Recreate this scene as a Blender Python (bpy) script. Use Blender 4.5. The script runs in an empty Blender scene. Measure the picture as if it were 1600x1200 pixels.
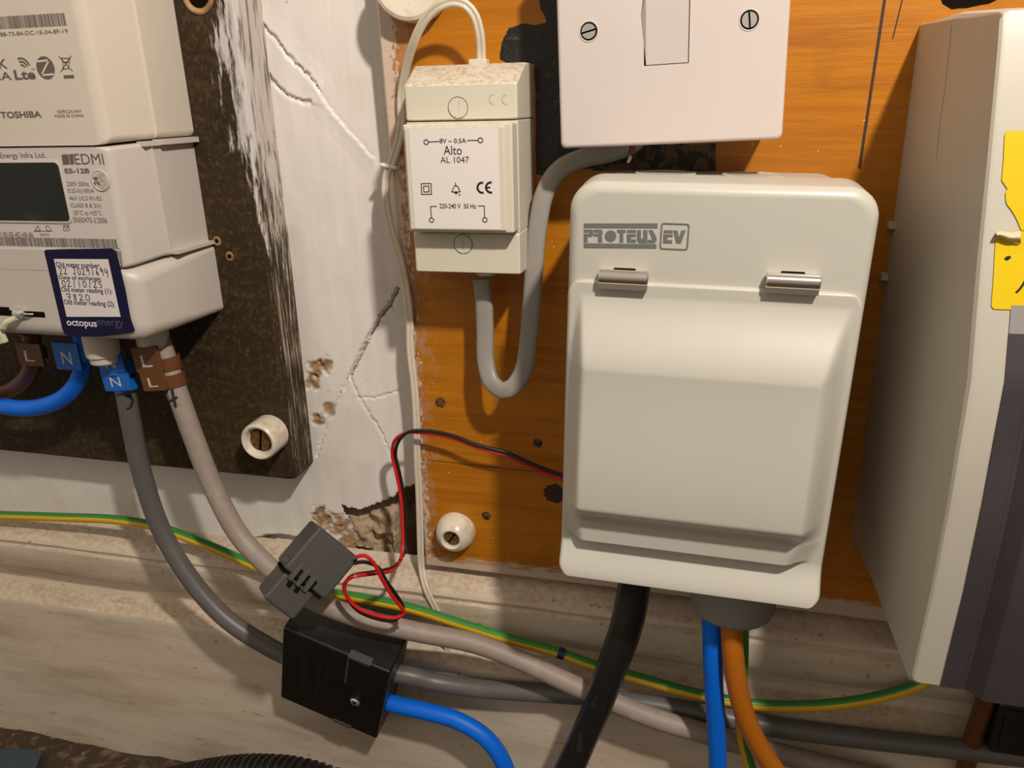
import bpy, bmesh, math, random
import numpy as np
from mathutils import Matrix, Vector, noise as mnoise
random.seed(7)
S = 0.001                                   # the scene is measured in millimetres, built in metres
SC = bpy.context.scene

# ------------------------------------------------------------------ camera
FPX = 1202.0
def cam_axes(p, y, r):
    cp, sp, cy, sy, cr, sr = math.cos(p), math.sin(p), math.cos(y), math.sin(y), math.cos(r), math.sin(r)
    f = np.array([-sy*cp, cy*cp, -sp]); rt = np.array([cy, sy, 0.0]); up = np.cross(rt, f)
    return rt*cr + up*sr, -rt*sr + up*cr, f
CR, CU_, CF = cam_axes(*[math.radians(a) for a in (20.0, 14.0, -1.36)])
CD = 370.0                                  # lens to painted wall, mm
CO = np.array([0.0, -CD, 0.0])
cd = bpy.data.cameras.new('camera'); cam = bpy.data.objects.new('camera', cd); SC.collection.objects.link(cam)
cam.matrix_world = Matrix(((CR[0], CU_[0], -CF[0], CO[0]*S), (CR[1], CU_[1], -CF[1], CO[1]*S), (CR[2], CU_[2], -CF[2], CO[2]*S), (0, 0, 0, 1)))
cd.sensor_width = 36.0; cd.lens = FPX/1600*36; cd.clip_start = 0.005; cd.clip_end = 20
SC.camera = cam

# ------------------------------------------------------------------ light
SC.view_settings.view_transform = 'Standard'; SC.view_settings.look = 'None'
SC.view_settings.gamma = 1.0; SC.view_settings.use_curve_mapping = False
SC.view_settings.exposure = 0.1
wd = bpy.data.worlds.new('dim_cupboard'); SC.world = wd; wd.use_nodes = True
wn, wl = wd.node_tree.nodes, wd.node_tree.links
bg = wn['Background']
wtc = wn.new('ShaderNodeTexCoord'); wsx = wn.new('ShaderNodeSeparateXYZ'); wmr = wn.new('ShaderNodeMapRange'); wmx = wn.new('ShaderNodeMix')
wmx.data_type = 'RGBA'
wl.new(wtc.outputs['Generated'], wsx.inputs[0]); wl.new(wsx.outputs['Z'], wmr.inputs['Value'])
wmr.inputs['From Min'].default_value = -0.55; wmr.inputs['From Max'].default_value = 0.55
wl.new(wmr.outputs[0], wmx.inputs['Factor'])
wmx.inputs['A'].default_value = (0.045, 0.036, 0.026, 1); wmx.inputs['B'].default_value = (0.36, 0.31, 0.255, 1)
wl.new(wmx.outputs['Result'], bg.inputs['Color']); wma = wn.new('ShaderNodeMath'); wma.operation = 'MULTIPLY_ADD'      # added fill: ambient made stronger from the left to lift left-facing sides
wl.new(wsx.outputs['X'], wma.inputs[0]); wma.inputs[1].default_value = -0.95; wma.inputs[2].default_value = 1.30; wl.new(wma.outputs[0], bg.inputs['Strength'])
ld = bpy.data.lights.new('cupboard_lamp', 'POINT'); lo = bpy.data.objects.new('cupboard_lamp', ld); SC.collection.objects.link(lo)
lo.location = (0.188, -0.430, 0.375); ld.energy = 17.3; ld.color = (1.0, 0.91, 0.81); ld.shadow_soft_size = 0.016

# ------------------------------------------------------------------ geometry helpers (all in mm)
def ray(px, py): return CF + CR*((px-800)/FPX) - CU_*((py-600)/FPX)
def P(px, py, d):
    v = ray(px, py); return CO + v*((CD-d)/v[1])
class Fr:                                   # local frame: a right, b up, c outwards
    def __init__(s, o, u=(1,0,0), v=(0,0,1), n=(0,-1,0)):
        s.o, s.u, s.v, s.n = [np.array(k, float) for k in (o, u, v, n)]
    def w(s, a, b, c): return s.o + s.u*a + s.v*b + s.n*c
    def px(s, x, y, c=0.0):                 # where the line of sight meets the plane at height c
        v = ray(x, y); t = ((s.o + s.n*c - CO) @ s.n)/(v @ s.n); q = CO + v*t - s.o
        return float(q @ s.u), float(q @ s.v)
def tilted(o, deg):
    t = math.radians(deg); return Fr(o, (math.cos(t), 0, math.sin(t)), (-math.sin(t), 0, math.cos(t)), (0,-1,0))
WALL = Fr((0,0,0))

class G:
    def __init__(s): s.v, s.f, s.m = [], [], []
    def add(s, vs, fs, mi=0):
        k = len(s.v); s.v += [np.array(q, float) for q in vs]
        s.f += [tuple(i+k for i in f) for f in fs]; s.m += ([mi]*len(fs) if isinstance(mi, int) else list(mi))
        return s
    def build(s, name, mats, parent=None, base=None, angle=32, attr=None, smooth=True, wn_=True):
        if base is None:
            base = BASES[parent.name] if parent is not None else s.v[0]
        base = np.array(base, float)
        me = bpy.data.meshes.new(name)
        me.from_pydata([tuple((q-base)*S) for q in s.v], [], s.f)
        for m in (mats if isinstance(mats, (list, tuple)) else [mats]): me.materials.append(m)
        me.polygons.foreach_set('material_index', s.m)
        bm = bmesh.new(); bm.from_mesh(me); bmesh.ops.recalc_face_normals(bm, faces=bm.faces); bm.to_mesh(me); bm.free()
        if smooth:
            me.shade_smooth(); me.set_sharp_from_angle(angle=math.radians(angle))
        if attr is not None:
            a = me.attributes.new('wear', 'FLOAT', 'POINT'); a.data.foreach_set('value', attr)
        me.update()
        o = bpy.data.objects.new(name, me); SC.collection.objects.link(o)
        if parent is not None: o.parent = parent
        else: o.location = tuple(base*S)
        if wn_ and smooth:
            w_ = o.modifiers.new('weighted_normal', 'WEIGHTED_NORMAL'); w_.keep_sharp = True; w_.weight = 100
        BASES[o.name] = base
        return o
BASES = {}
def thing(name, label, cat, base, group=None):
    o = bpy.data.objects.new(name, None); SC.collection.objects.link(o); o.empty_display_size = 0.01
    base = np.array(base, float); o.location = tuple(base*S); BASES[o.name] = base
    return tag(o, label, cat, group)
def tag(o, label, cat, group=None):
    o['label'] = label; o['category'] = cat
    if group: o['group'] = group
    return o

def rloop(a0, a1, b0, b1, r, n=6):
    r = max(min(r, (a1-a0)/2-1e-3, (b1-b0)/2-1e-3), 1e-3); out = []
    for cx, cy, t0 in ((a1-r, b1-r, 0), (a0+r, b1-r, 90), (a0+r, b0+r, 180), (a1-r, b0+r, 270)):
        for k in range(n+1):
            t = math.radians(t0 + 90*k/n); out.append((cx+r*math.cos(t), cy+r*math.sin(t)))
    return out
def loft(g, F, loops, cap0=True, cap1=True, n=6, mi=0):
    vs = []
    for a0, a1, b0, b1, r, c in loops: vs += [F.w(x, y, c) for x, y in rloop(a0, a1, b0, b1, r, n)]
    m = 4*(n+1); fs = []
    for i in range(len(loops)-1):
        for k in range(m): fs.append((i*m+k, i*m+(k+1) % m, (i+1)*m+(k+1) % m, (i+1)*m+k))
    if cap0: fs.append(tuple(range(m)))
    if cap1: fs.append(tuple(range((len(loops)-1)*m, len(loops)*m)))
    return g.add(vs, fs, mi)
def rbox(g, F, a0, a1, b0, b1, c0, c1, rc=1.0, bev=0.8, draft=0.0, n=5, mi=0, back=0.0):
    L = []
    if back: L.append((a0+back, a1-back, b0+back, b1-back, max(rc-back, .1), c0)); c0 += back
    L.append((a0, a1, b0, b1, rc, c0))
    for k in range(4):
        t = k/3*math.pi/2; ins = draft + bev*(1-math.cos(t)); c = c1 - bev + bev*math.sin(t)
        L.append((a0+ins, a1-ins, b0+ins, b1-ins, max(rc-bev*(1-math.cos(t)), .1), c))
    return loft(g, F, L, n=n, mi=mi)
def lathe(g, F, prof, seg=40, mi=0, a=0, b=0, cap=True):
    vs, fs = [], []
    for r, c in prof:
        for k in range(seg):
            t = 2*math.pi*k/seg; vs.append(F.w(a+r*math.cos(t), b+r*math.sin(t), c))
    for i in range(len(prof)-1):
        for k in range(seg): fs.append((i*seg+k, i*seg+(k+1) % seg, (i+1)*seg+(k+1) % seg, (i+1)*seg+k))
    if cap: fs += [tuple(range(seg)), tuple(range((len(prof)-1)*seg, len(prof)*seg))]
    return g.add(vs, fs, mi)
def prism(g, F, pts, c0, c1, mi=0):
    n = len(pts); vs = [F.w(x, y, c0) for x, y in pts] + [F.w(x, y, c1) for x, y in pts]
    fs = [tuple(range(n)), tuple(range(n, 2*n))] + [(k, (k+1) % n, n+(k+1) % n, n+k) for k in range(n)]
    return g.add(vs, fs, mi)
def box(g, F, a0, a1, b0, b1, c0, c1, mi=0): return prism(g, F, [(a0,b0),(a1,b0),(a1,b1),(a0,b1)], c0, c1, mi)
def catmull(pts, step=2.0):
    pts = [np.array(p, float) for p in pts]; Q = [2*pts[0]-pts[1]] + pts + [2*pts[-1]-pts[-2]]; out = []
    for i in range(1, len(Q)-2):
        p0, p1, p2, p3 = Q[i-1], Q[i], Q[i+1], Q[i+2]
        t01, t12, t23 = [max(np.linalg.norm(b-a), 1e-6)**.5 for a, b in ((p0,p1),(p1,p2),(p2,p3))]
        m1 = (p2-p1) + t12*((p1-p0)/t01 - (p2-p0)/(t01+t12)); m2 = (p2-p1) + t12*((p3-p2)/t23 - (p3-p1)/(t12+t23))
        n = max(2, int(np.linalg.norm(p2-p1)/step))
        for k in range(n):
            t = k/n; out.append(p1 + m1*t + (-3*p1+3*p2-2*m1-m2)*t*t + (2*p1-2*p2+m1+m2)*t**3)
    out.append(pts[-1]); return out
def tube(g, pts, r, sides=18, ref=(0,-1,0), prof=None, split=None, mi=0, raw=False, rfun=None, off=(0,0), step=2.0):
    C_ = pts if raw else catmull(pts, step)
    ref = np.array(ref, float); vs, fs, ms = [], [], []
    prof = prof or [(r*math.cos(2*math.pi*k/sides), r*math.sin(2*math.pi*k/sides)) for k in range(sides)]
    n = len(prof); n1 = None
    for i, p in enumerate(C_):
        t = C_[min(i+1, len(C_)-1)] - C_[max(i-1, 0)]; t = t/np.linalg.norm(t)
        q = ref - t*(ref @ t)
        if np.linalg.norm(q) < .15 and n1 is not None: q = n1 - t*(n1 @ t)
        n1 = q/np.linalg.norm(q); n2 = np.cross(t, n1); k_ = rfun(i/(len(C_)-1)) if rfun else 1.0
        for x, y in prof: vs.append(p + n2*(x*k_+off[0]) + n1*(y*k_+off[1]))
    for i in range(len(C_)-1):
        for k in range(n):
            fs.append((i*n+k, i*n+(k+1) % n, (i+1)*n+(k+1) % n, (i+1)*n+k))
            ms.append(split(k, n, i/(len(C_)-1)) if split else mi)
    fs += [tuple(range(n)), tuple(range((len(C_)-1)*n, len(C_)*n))]; ms += [mi, mi]
    return g.add(vs, fs, ms)
def pxs(L): return [P(*q) for q in L]
def grid(g, rows, mi=0):
    m = len(rows[0]); vs = [q for r in rows for q in r]
    fs = [(i*m+k, i*m+k+1, (i+1)*m+k+1, (i+1)*m+k) for i in range(len(rows)-1) for k in range(m-1)]
    return g.add(vs, fs, mi)
def text(g, F, body, a0, b0, a1, b1, c, bold=0.0, rot=0, mi=0, keep=False):
    cu = bpy.data.curves.new('t', 'FONT'); cu.body = body; cu.offset = bold; cu.resolution_u = 3
    ob = bpy.data.objects.new('t', cu); me = ob.to_mesh()
    vs = np.array([v.co[:] for v in me.vertices]); fs = [tuple(p.vertices) for p in me.polygons]
    ob.to_mesh_clear(); bpy.data.objects.remove(ob); bpy.data.curves.remove(cu)
    if rot == 90: vs = np.stack([-vs[:,1], vs[:,0], vs[:,2]], 1)
    lo_, hi_ = vs.min(0), vs.max(0); sc = [(a1-a0)/(hi_[0]-lo_[0]), (b1-b0)/(hi_[1]-lo_[1])]
    g.add([F.w(a0+(q[0]-lo_[0])*sc[0], b0+(q[1]-lo_[1])*sc[1], c) for q in vs], fs, mi)
    return g
def textpx(g, F, body, bl, tr, c, **k):
    a0, b0 = F.px(*bl, c); a1, b1 = F.px(*tr, c); return text(g, F, body, a0, b0, a1, b1, c, **k)
def flat(g, F, pxpts, c, mi=0):             # thin printed shape lying on the plane at height c
    pts = [F.px(*q, c) for q in pxpts]; return g.add([F.w(x, y, c) for x, y in pts], [tuple(range(len(pts)))], mi)
def flatr(g, F, a0, b0, a1, b1, c, mi=0): return g.add([F.w(*q, c) for q in ((a0,b0),(a1,b0),(a1,b1),(a0,b1))], [(0,1,2,3)], mi)
def ring2(g, F, a, b, r0, r1, c, t0=0, t1=360, n=32, mi=0):
    vs = []
    for k in range(n+1):
        t = math.radians(t0+(t1-t0)*k/n); vs += [F.w(a+r0*math.cos(t), b+r0*math.sin(t), c), F.w(a+r1*math.cos(t), b+r1*math.sin(t), c)]
    return g.add(vs, [(2*k, 2*k+1, 2*k+3, 2*k+2) for k in range(n)], mi)
def disc2(g, F, a, b, r, c, n=32, mi=0): return g.add([F.w(a+r*math.cos(2*math.pi*k/n), b+r*math.sin(2*math.pi*k/n), c) for k in range(n)], [tuple(range(n))], mi)
def stroke(g, F, pts, w, c, mi=0):          # a pen line: flat ribbon through local points
    pts = [np.array(p, float) for p in pts]
    for i in range(len(pts)-1):
        d = pts[i+1]-pts[i]; l = np.linalg.norm(d)
        if l < 1e-6: continue
        d = d/l; q = np.array((-d[1], d[0]))*w/2; a, b = pts[i]-d*w*.3, pts[i+1]+d*w*.3
        g.add([F.w(*k, c) for k in (a-q, b-q, b+q, a+q)], [(0,1,2,3)], mi)
    return g
def screw(F, a, b, c, r, ang, parent, m, mslot, name='screw', h=0.8):
    g = G(); lathe(g, F, [(r, c-.3), (r, c+.05)], 28, mi=1, a=a, b=b)
    t = math.radians(ang); s = r*.13
    for sg in (1, -1):
        pts = []
        t0 = math.asin(.13)
        for k in range(15):
            q = t0 + (math.pi-2*t0)*k/14; x, y = r*.93*math.cos(q), sg*r*.93*math.sin(q)
            pts.append((a + x*math.cos(t)-y*math.sin(t), b + x*math.sin(t)+y*math.cos(t)))
        prism(g, F, pts, c, c+h, 0)
    return g.build(name, [m, mslot], parent)

# ------------------------------------------------------------------ materials
def M(name, col, rough=.5, metal=0.0, layers=(), bump=None, coat=0.0, spec=.5, bump2=None):
    m = bpy.data.materials.new(name); m.use_nodes = True; N, L = m.node_tree.nodes, m.node_tree.links
    b = N['Principled BSDF']; b.inputs['Roughness'].default_value = rough; b.inputs['Metallic'].default_value = metal
    b.inputs['Coat Weight'].default_value = coat; b.inputs['Coat Roughness'].default_value = .15; b.inputs['Specular IOR Level'].default_value = spec
    tc = N.new('ShaderNodeTexCoord')
    def noise(scale, detail=4, rgh=.55, dist=0):
        mp = N.new('ShaderNodeMapping'); L.new(tc.outputs['Object'], mp.inputs['Vector'])
        sc = scale if isinstance(scale, tuple) else (scale,)*3; mp.inputs['Scale'].default_value = sc
        n = N.new('ShaderNodeTexNoise'); n.inputs['Scale'].default_value = 1; n.inputs['Detail'].default_value = detail
        n.inputs['Roughness'].default_value = rgh; n.inputs['Distortion'].default_value = dist
        L.new(mp.outputs[0], n.inputs['Vector']); return n.outputs[0]
    def math_(op, a, bb):
        n = N.new('ShaderNodeMath'); n.operation = op
        for i, q in enumerate((a, bb)):
            if isinstance(q, (int, float)): n.inputs[i].default_value = q
            else: L.new(q, n.inputs[i])
        return n.outputs[0]
    def rng(v, lo, hi):
        n = N.new('ShaderNodeMapRange'); L.new(v, n.inputs['Value']); n.inputs['From Min'].default_value = lo; n.inputs['From Max'].default_value = hi; return n.outputs[0]
    cur = None
    rgb = N.new('ShaderNodeRGB'); rgb.outputs[0].default_value = (*col, 1); cur = rgb.outputs[0]
    for q in layers:
        k = q.get('kind', 'noise')
        if k == 'noise': f = rng(noise(q['scale'], q.get('detail', 4), q.get('rgh', .55), q.get('dist', 0)), q['lo'], q['hi'])
        elif k == 'up':
            ge = N.new('ShaderNodeNewGeometry'); sx = N.new('ShaderNodeSeparateXYZ'); L.new(ge.outputs['Normal'], sx.inputs[0])
            f = math_('MULTIPLY', rng(sx.outputs['Z'], .35, .85), rng(noise(q['scale']), q['lo'], q['hi']))
        elif k == 'attr':
            at = N.new('ShaderNodeAttribute'); at.attribute_name = 'wear'; f = rng(at.outputs['Fac'], 0, 1)
        elif k == 'edge':                   # worn or painted band near an edge of the board itself: wx*x+wz*z+w0+amp*noise
            sx = N.new('ShaderNodeSeparateXYZ'); L.new(tc.outputs['Object'], sx.inputs[0])
            v = math_('ADD', math_('MULTIPLY', sx.outputs['X'], q.get('wx', 0)), math_('MULTIPLY', sx.outputs['Z'], q.get('wz', 0)))
            if 'zr' in q: v = math_('ADD', v, math_('MULTIPLY', rng(sx.outputs['Z'], *q['zr']), q['zw']))
            v = math_('ADD', v, math_('MULTIPLY', math_('SUBTRACT', noise(q['scale'], 6, .65), .5), q['amp']))
            f = rng(v, q['lo'], q['hi'])
        f = math_('MULTIPLY', f, q.get('amt', 1.0))
        mx = N.new('ShaderNodeMix'); mx.data_type = 'RGBA'; L.new(f, mx.inputs['Factor']); L.new(cur, mx.inputs['A']); mx.inputs['B'].default_value = (*q['col'], 1); cur = mx.outputs['Result']
    L.new(cur, b.inputs['Base Color'])
    prev = None
    for bp in (bump, bump2):
        if bp:
            bn = N.new('ShaderNodeBump'); bn.inputs['Strength'].default_value = bp[1]; bn.inputs['Distance'].default_value = bp[2]*S
            L.new(noise(bp[0], 5, .6), bn.inputs['Height'])
            if prev is not None: L.new(prev, bn.inputs['Normal'])
            prev = bn.outputs[0]
    if prev is not None: L.new(prev, b.inputs['Normal'])
    return m
DUST = (.36, .25, .15)
m_plaster = M('white_gloss_paint', (.74, .69, .64), .42, layers=[
    dict(col=(.58, .51, .44), scale=28, lo=.52, hi=.8, amt=.5), dict(col=(.80, .75, .70), scale=(220, 220, 20), lo=.5, hi=.75, amt=.6),
    dict(col=(.16, .10, .06), scale=330, lo=.70, hi=.78, amt=.7), dict(kind='attr', col=(.34, .21, .11))],
    bump=((260, 260, 26), .35, .5), bump2=(90, .25, 1.2))
m_skirt = M('old_cream_skirting_paint', (.60, .51, .40), .5, layers=[
    dict(col=(.34, .26, .17), scale=(9, 30, 45), lo=.45, hi=.75, amt=.8), dict(col=(.60, .52, .42), scale=(14, 60, 90), lo=.52, hi=.7, amt=.7),
    dict(col=(.14, .085, .04), scale=(160, 260, 300), lo=.66, hi=.74, amt=.8), dict(col=(.27, .19, .11), scale=(40, 90, 120), lo=.64, hi=.74, amt=.6), dict(col=(.22, .15, .09), scale=(12, 300, 420), lo=.70, hi=.75, amt=.6), dict(kind='up', col=(.40, .26, .15), scale=300, lo=.40, hi=.70, amt=.7)],
    bump=((40, 180, 180), .4, .8), bump2=(420, .2, .4))
m_floor = M('dirt_floor', (.045, .027, .013), .9, layers=[dict(col=(.17, .11, .06), scale=120, lo=.5, hi=.7), dict(col=(.32, .24, .15), scale=420, lo=.66, hi=.74)], bump=(240, .9, 2))
m_rubble = M('rubble_stone', (.46, .34, .22), .9, layers=[dict(col=(.11, .07, .04), scale=90, lo=.5, hi=.72), dict(col=(.44, .36, .28), scale=170, lo=.58, hi=.75)], bump=(260, .8, 1.5))
m_orange = M('orange_varnished_wood', (.44, .155, .003), .42, coat=.12, spec=.35, layers=[
    dict(col=(.32, .100, .004), scale=(9, 200, 150), lo=.42, hi=.66, amt=.75), dict(col=(.54, .21, .012), scale=(16, 300, 330), lo=.55, hi=.72, amt=.6),
    dict(col=(.20, .062, .004), scale=22, lo=.58, hi=.8, amt=.6), dict(col=(.07, .03, .01), scale=(60, 140, 110), lo=.74, hi=.8, amt=.8),
    dict(kind='edge', col=(.42, .25, .16), wx=-1, amp=.050, scale=(190, 190, 120), lo=-.0095, hi=-.004, amt=.5),
    dict(kind='edge', col=(.62, .50, .40), wx=-1, amp=.022, scale=(420, 420, 260), lo=-.0032, hi=-.0022, amt=.9),
    dict(kind='edge', col=(.52, .44, .36), wz=-1, wx=.012, amp=.016, scale=(70, 300, 300), lo=-.0078, hi=-.0045, amt=.8),
    dict(col=(.72, .62, .50), scale=(240, 240, 200), lo=.735, hi=.755, amt=.8)],
    bump=((26, 300, 300), .5, .6), bump2=(190, .16, .6))
m_dark = M('dark_tarred_wood', (.040, .025, .010), .6, spec=.2, layers=[
    dict(col=(.022, .013, .007), scale=18, lo=.45, hi=.7, amt=.8), dict(col=(.13, .085, .038), scale=(520, 520, 420), lo=.50, hi=.74, amt=.6), dict(col=(.10, .065, .03), scale=(40, 40, 150), lo=.55, hi=.7, amt=.4),
    dict(col=(.33, .23, .11), scale=(230, 230, 330), lo=.71, hi=.78, amt=.8),
    dict(kind='edge', col=(.62, .58, .56), wx=1, zr=(.10, .20), zw=.017, amp=.050, scale=(330, 330, 60), lo=.0075, hi=.013, amt=.92),
    dict(kind='edge', col=(.50, .42, .33), wx=1, amp=.02, scale=(700, 700, 45), lo=.0008, hi=.003, amt=.75),
    dict(col=(.03, .022, .016), scale=(330, 330, 26), lo=.55, hi=.64, amt=.7)],
    bump=((200, 200, 90), .5, .9), bump2=(500, .2, .3))
m_tar = M('black_bitumen', (.007, .006, .006), .45, layers=[dict(col=(.09, .055, .03), scale=(160, 160, 300), lo=.60, hi=.74)], bump=(300, .6, 1))
m_scorch = M('charred_varnish', (.10, .055, .018), .6, layers=[dict(col=(.010, .007, .005), scale=260, lo=.46, hi=.56)], bump=(400, .5, .6))
m_pencil = M('dark_scored_line', (.035, .016, .006), .7)
m_meter = M('warm_white_plastic', (.56, .505, .455), .42, layers=[dict(col=(.52, .46, .405), scale=20, lo=.5, hi=.8, amt=.6), dict(col=(.45, .33, .22), scale=260, lo=.74, hi=.8, amt=.5)], bump=(1400, .05, .1))
m_hub = M('cream_plastic', (.66, .585, .49), .42, layers=[dict(col=(.63, .55, .45), scale=18, lo=.5, hi=.8, amt=.6)], bump=(1400, .05, .1))
m_label = M('printed_grey_label', (.60, .55, .51), .35)
m_ink = M('grey_brown_print', (.13, .10, .085), .5)
m_black_ink = M('black_print', (.012, .011, .012), .5)
m_display = M('black_lcd_window', (.006, .008, .005), .12, layers=[dict(col=(.03, .032, .02), scale=60, lo=.55, hi=.8)])
m_navy = M('navy_sticker', (.006, .006, .034), .45, spec=.2)
m_paper = M('white_paper', (.72, .66, .64), .5)
m_navyprint = M('navy_print', (.02, .018, .06), .5)
m_whiteprint = M('white_print', (.75, .72, .75), .5)
m_fadegrey = M('faint_grey_print', (.40, .36, .33), .5)
m_fadeprint = M('dull_violet_print', (.075, .060, .11), .5)
m_switch = M('white_urea_plastic', (.60, .525, .49), .30, layers=[dict(col=(.56, .49, .455), scale=14, lo=.5, hi=.8, amt=.6), dict(col=(.5, .42, .35), scale=160, lo=.75, hi=.8, amt=.4)])
m_trans = M('ivory_plastic', (.63, .585, .48), .42, layers=[dict(col=(.60, .54, .42), scale=25, lo=.5, hi=.8, amt=.6), dict(kind='up', col=(.42, .27, .15), scale=420, lo=.45, hi=.66, amt=.65)], bump=(1600, .05, .1))
m_prot = M('grey_white_powder_coat', (.485, .465, .405), .36, layers=[dict(col=(.45, .43, .37), scale=14, lo=.5, hi=.8, amt=.5), dict(col=(.30, .20, .10), scale=230, lo=.735, hi=.78, amt=.6),
    dict(kind='up', col=(.50, .40, .30), scale=60, lo=.5, hi=.75, amt=.5)], bump=(2200, .05, .08))
m_gland = M('grey_nylon', (.22, .21, .195), .5)
m_greylogo = M('grey_logo_print', (.135, .14, .138), .5)
m_chrome = M('bright_nickel', (.78, .72, .66), .16, metal=1)
m_steel = M('zinc_steel', (.60, .59, .57), .34, metal=.75)
m_darkgap = M('dark_gap', (.010, .007, .005), .9, spec=.0)
m_brass = M('tarnished_brass', (.20, .105, .035), .5, metal=.5, layers=[dict(col=(.07, .035, .015), scale=500, lo=.45, hi=.65)])
m_ceramic = M('glazed_ceramic', (.70, .63, .51), .25, coat=.4, layers=[dict(col=(.42, .28, .15), scale=110, lo=.52, hi=.72, amt=.6), dict(col=(.28, .16, .08), scale=420, lo=.68, hi=.76, amt=.6)])
m_cu = M('beige_consumer_unit_plastic', (.44, .41, .345), .42, layers=[dict(col=(.40, .37, .30), scale=14, lo=.45, hi=.8, amt=.7), dict(col=(.30, .22, .14), scale=(160, 160, 60), lo=.71, hi=.8, amt=.5)], bump=(1500, .06, .1))
m_smoke = M('charcoal_plastic', (.045, .038, .042), .30, layers=[dict(col=(.062, .052, .058), scale=16, lo=.45, hi=.75)])
m_yellow = M('yellow_sticker', (.60, .42, .0), .55, spec=.2)
m_kraft = M('torn_paper_backing', (.55, .42, .28), .8)
m_greycab = M('grey_pvc', (.105, .098, .092), .42, layers=[dict(col=(.15, .14, .13), scale=90, lo=.5, hi=.8, amt=.6)])
m_taupe = M('dusty_taupe_pvc', (.28, .225, .190), .55, layers=[dict(col=(.34, .28, .23), scale=130, lo=.5, hi=.72, amt=.8), dict(col=(.60, .53, .45), scale=(500, 500, 300), lo=.70, hi=.76, amt=.7), dict(col=(.12, .09, .07), scale=300, lo=.68, hi=.78, amt=.6)], bump=(500, .2, .3))
m_flat = M('pale_grey_pvc', (.27, .25, .225), .42, layers=[dict(col=(.36, .33, .29), scale=(60, 60, 40), lo=.5, hi=.75, amt=.7), dict(col=(.5, .45, .38), scale=320, lo=.72, hi=.78, amt=.6)])
m_blue = M('blue_pvc', (.001, .135, .70), .45, spec=.3)
m_bluetag = M('blue_marker_plastic', (.002, .12, .50), .45)
m_brown = M('brown_marker_plastic', (.13, .045, .012), .45)
m_browncab = M('orange_brown_pvc', (.42, .125, .006), .38)
m_browndark = M('brown_pvc', (.11, .035, .010), .4)
m_green = M('green_pvc', (.035, .22, .030), .38)
m_yel = M('yellow_pvc', (.70, .42, .008), .38)
m_blackcab = M('black_pvc', (.010, .009, .008), .30, layers=[dict(col=(.07, .06, .05), scale=(150, 150, 60), lo=.60, hi=.80, amt=.7)])
m_blackpl = M('black_plastic', (.008, .0065, .006), .35, layers=[dict(col=(.028, .018, .012), scale=100, lo=.55, hi=.8, amt=.6)], bump=(900, .08, .1))
m_clamp = M('charcoal_textured_plastic', (.060, .055, .052), .45, layers=[dict(col=(.085, .075, .065), scale=650, lo=.55, hi=.75, amt=.6)], bump=(1500, .3, .25))
m_ridge = M('worn_black_ridge', (.055, .036, .026), .5)
m_red = M('red_pvc', (.55, .010, .010), .32)
m_wire = M('cream_bell_wire', (.66, .58, .46), .45, layers=[dict(col=(.50, .38, .26), scale=90, lo=.52, hi=.78, amt=.6)])
m_bluetape = M('dark_blue_tape', (.010, .020, .085), .5)
m_pen = M('black_marker_pen', (.016, .010, .025), .5)
m_clear = M('clear_yellowed_plastic', (.62, .58, .40), .12, spec=.8)
m_maroon = M('maroon_pvc', (.10, .012, .014), .5)
m_wood = M('bare_pale_wood', (.42, .25, .11), .6, layers=[dict(col=(.20, .10, .04), scale=(80, 80, 300), lo=.45, hi=.7)])
m_scrap = M('blue_grey_plastic', (.035, .055, .075), .45, layers=[dict(col=(.10, .12, .13), scale=120, lo=.6, hi=.75)])

# ================================================================== the wall, skirting and floor
BT = 10.0        # thickness of the orange board
DT = 22.0        # thickness of the dark board
HOLE = [WALL.px(*q) for q in ((531,788),(545,793),(560,797),(578,793),(592,788),(604,782),(616,776),(625,769),(640,762),(668,752),(676,884),(640,884),(600,886),(556,884),(548,868),(556,850),(553,836),(548,822),(540,806))]
def inpoly(x, z, poly):
    r = False; j = len(poly)-1
    for i in range(len(poly)):
        a, b = poly[i], poly[j]
        if (a[1] > z) != (b[1] > z) and x < (b[0]-a[0])*(z-a[1])/(b[1]-a[1])+a[0]: r = not r
        j = i
    return r
def segd(x, z, pts):
    best = 1e9; side = 0
    for (ax, az), (bx, bz) in zip(pts, pts[1:]):
        dx, dz = bx-ax, bz-az; t = max(0, min(1, ((x-ax)*dx+(z-az)*dz)/(dx*dx+dz*dz)))
        ex, ez = x-ax-t*dx, z-az-t*dz; d = math.hypot(ex, ez)
        if d < best: best = d; side = 1 if dx*ez-dz*ex > 0 else -1
    return best, side
CRK = [  # polyline px, half-width mm, depth, raised flake side, raise
 ([(403,26),(415,45),(430,60),(443,80),(458,98),(478,118),(492,135)], .55, 1.4, 1, 1.0),
 ([(492,135),(505,158),(522,182),(540,203),(552,216),(575,245)], .40, .3, -1, 1.0),
 ([(408,92),(414,112),(430,132),(450,150),(470,159),(482,161)], .6, 1.6, 1, .9),
 ([(616,455),(603,480),(588,500),(570,532),(556,562),(543,591)], .5, 6.5, 1, .4),
 ([(543,591),(557,624),(575,655),(590,680),(602,708),(608,735)], .35, 1.0, 1, .3),
 ([(543,591),(530,620),(515,650),(505,680),(495,712)], .4, 1.1, -1, .4),
 ([(557,624),(580,627),(598,622),(620,616)], .35, .8, 1, .2),
 ([(603,480),(614,495),(622,508)], .4, 1.0, 1, .2),
 ([(404,848),(425,843),(450,844),(470,848),(500,846)], 1.9, 8.0, 1, .8),
]
CRK = [([WALL.px(*q) for q in c[0]],) + c[1:] for c in CRK]
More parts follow.
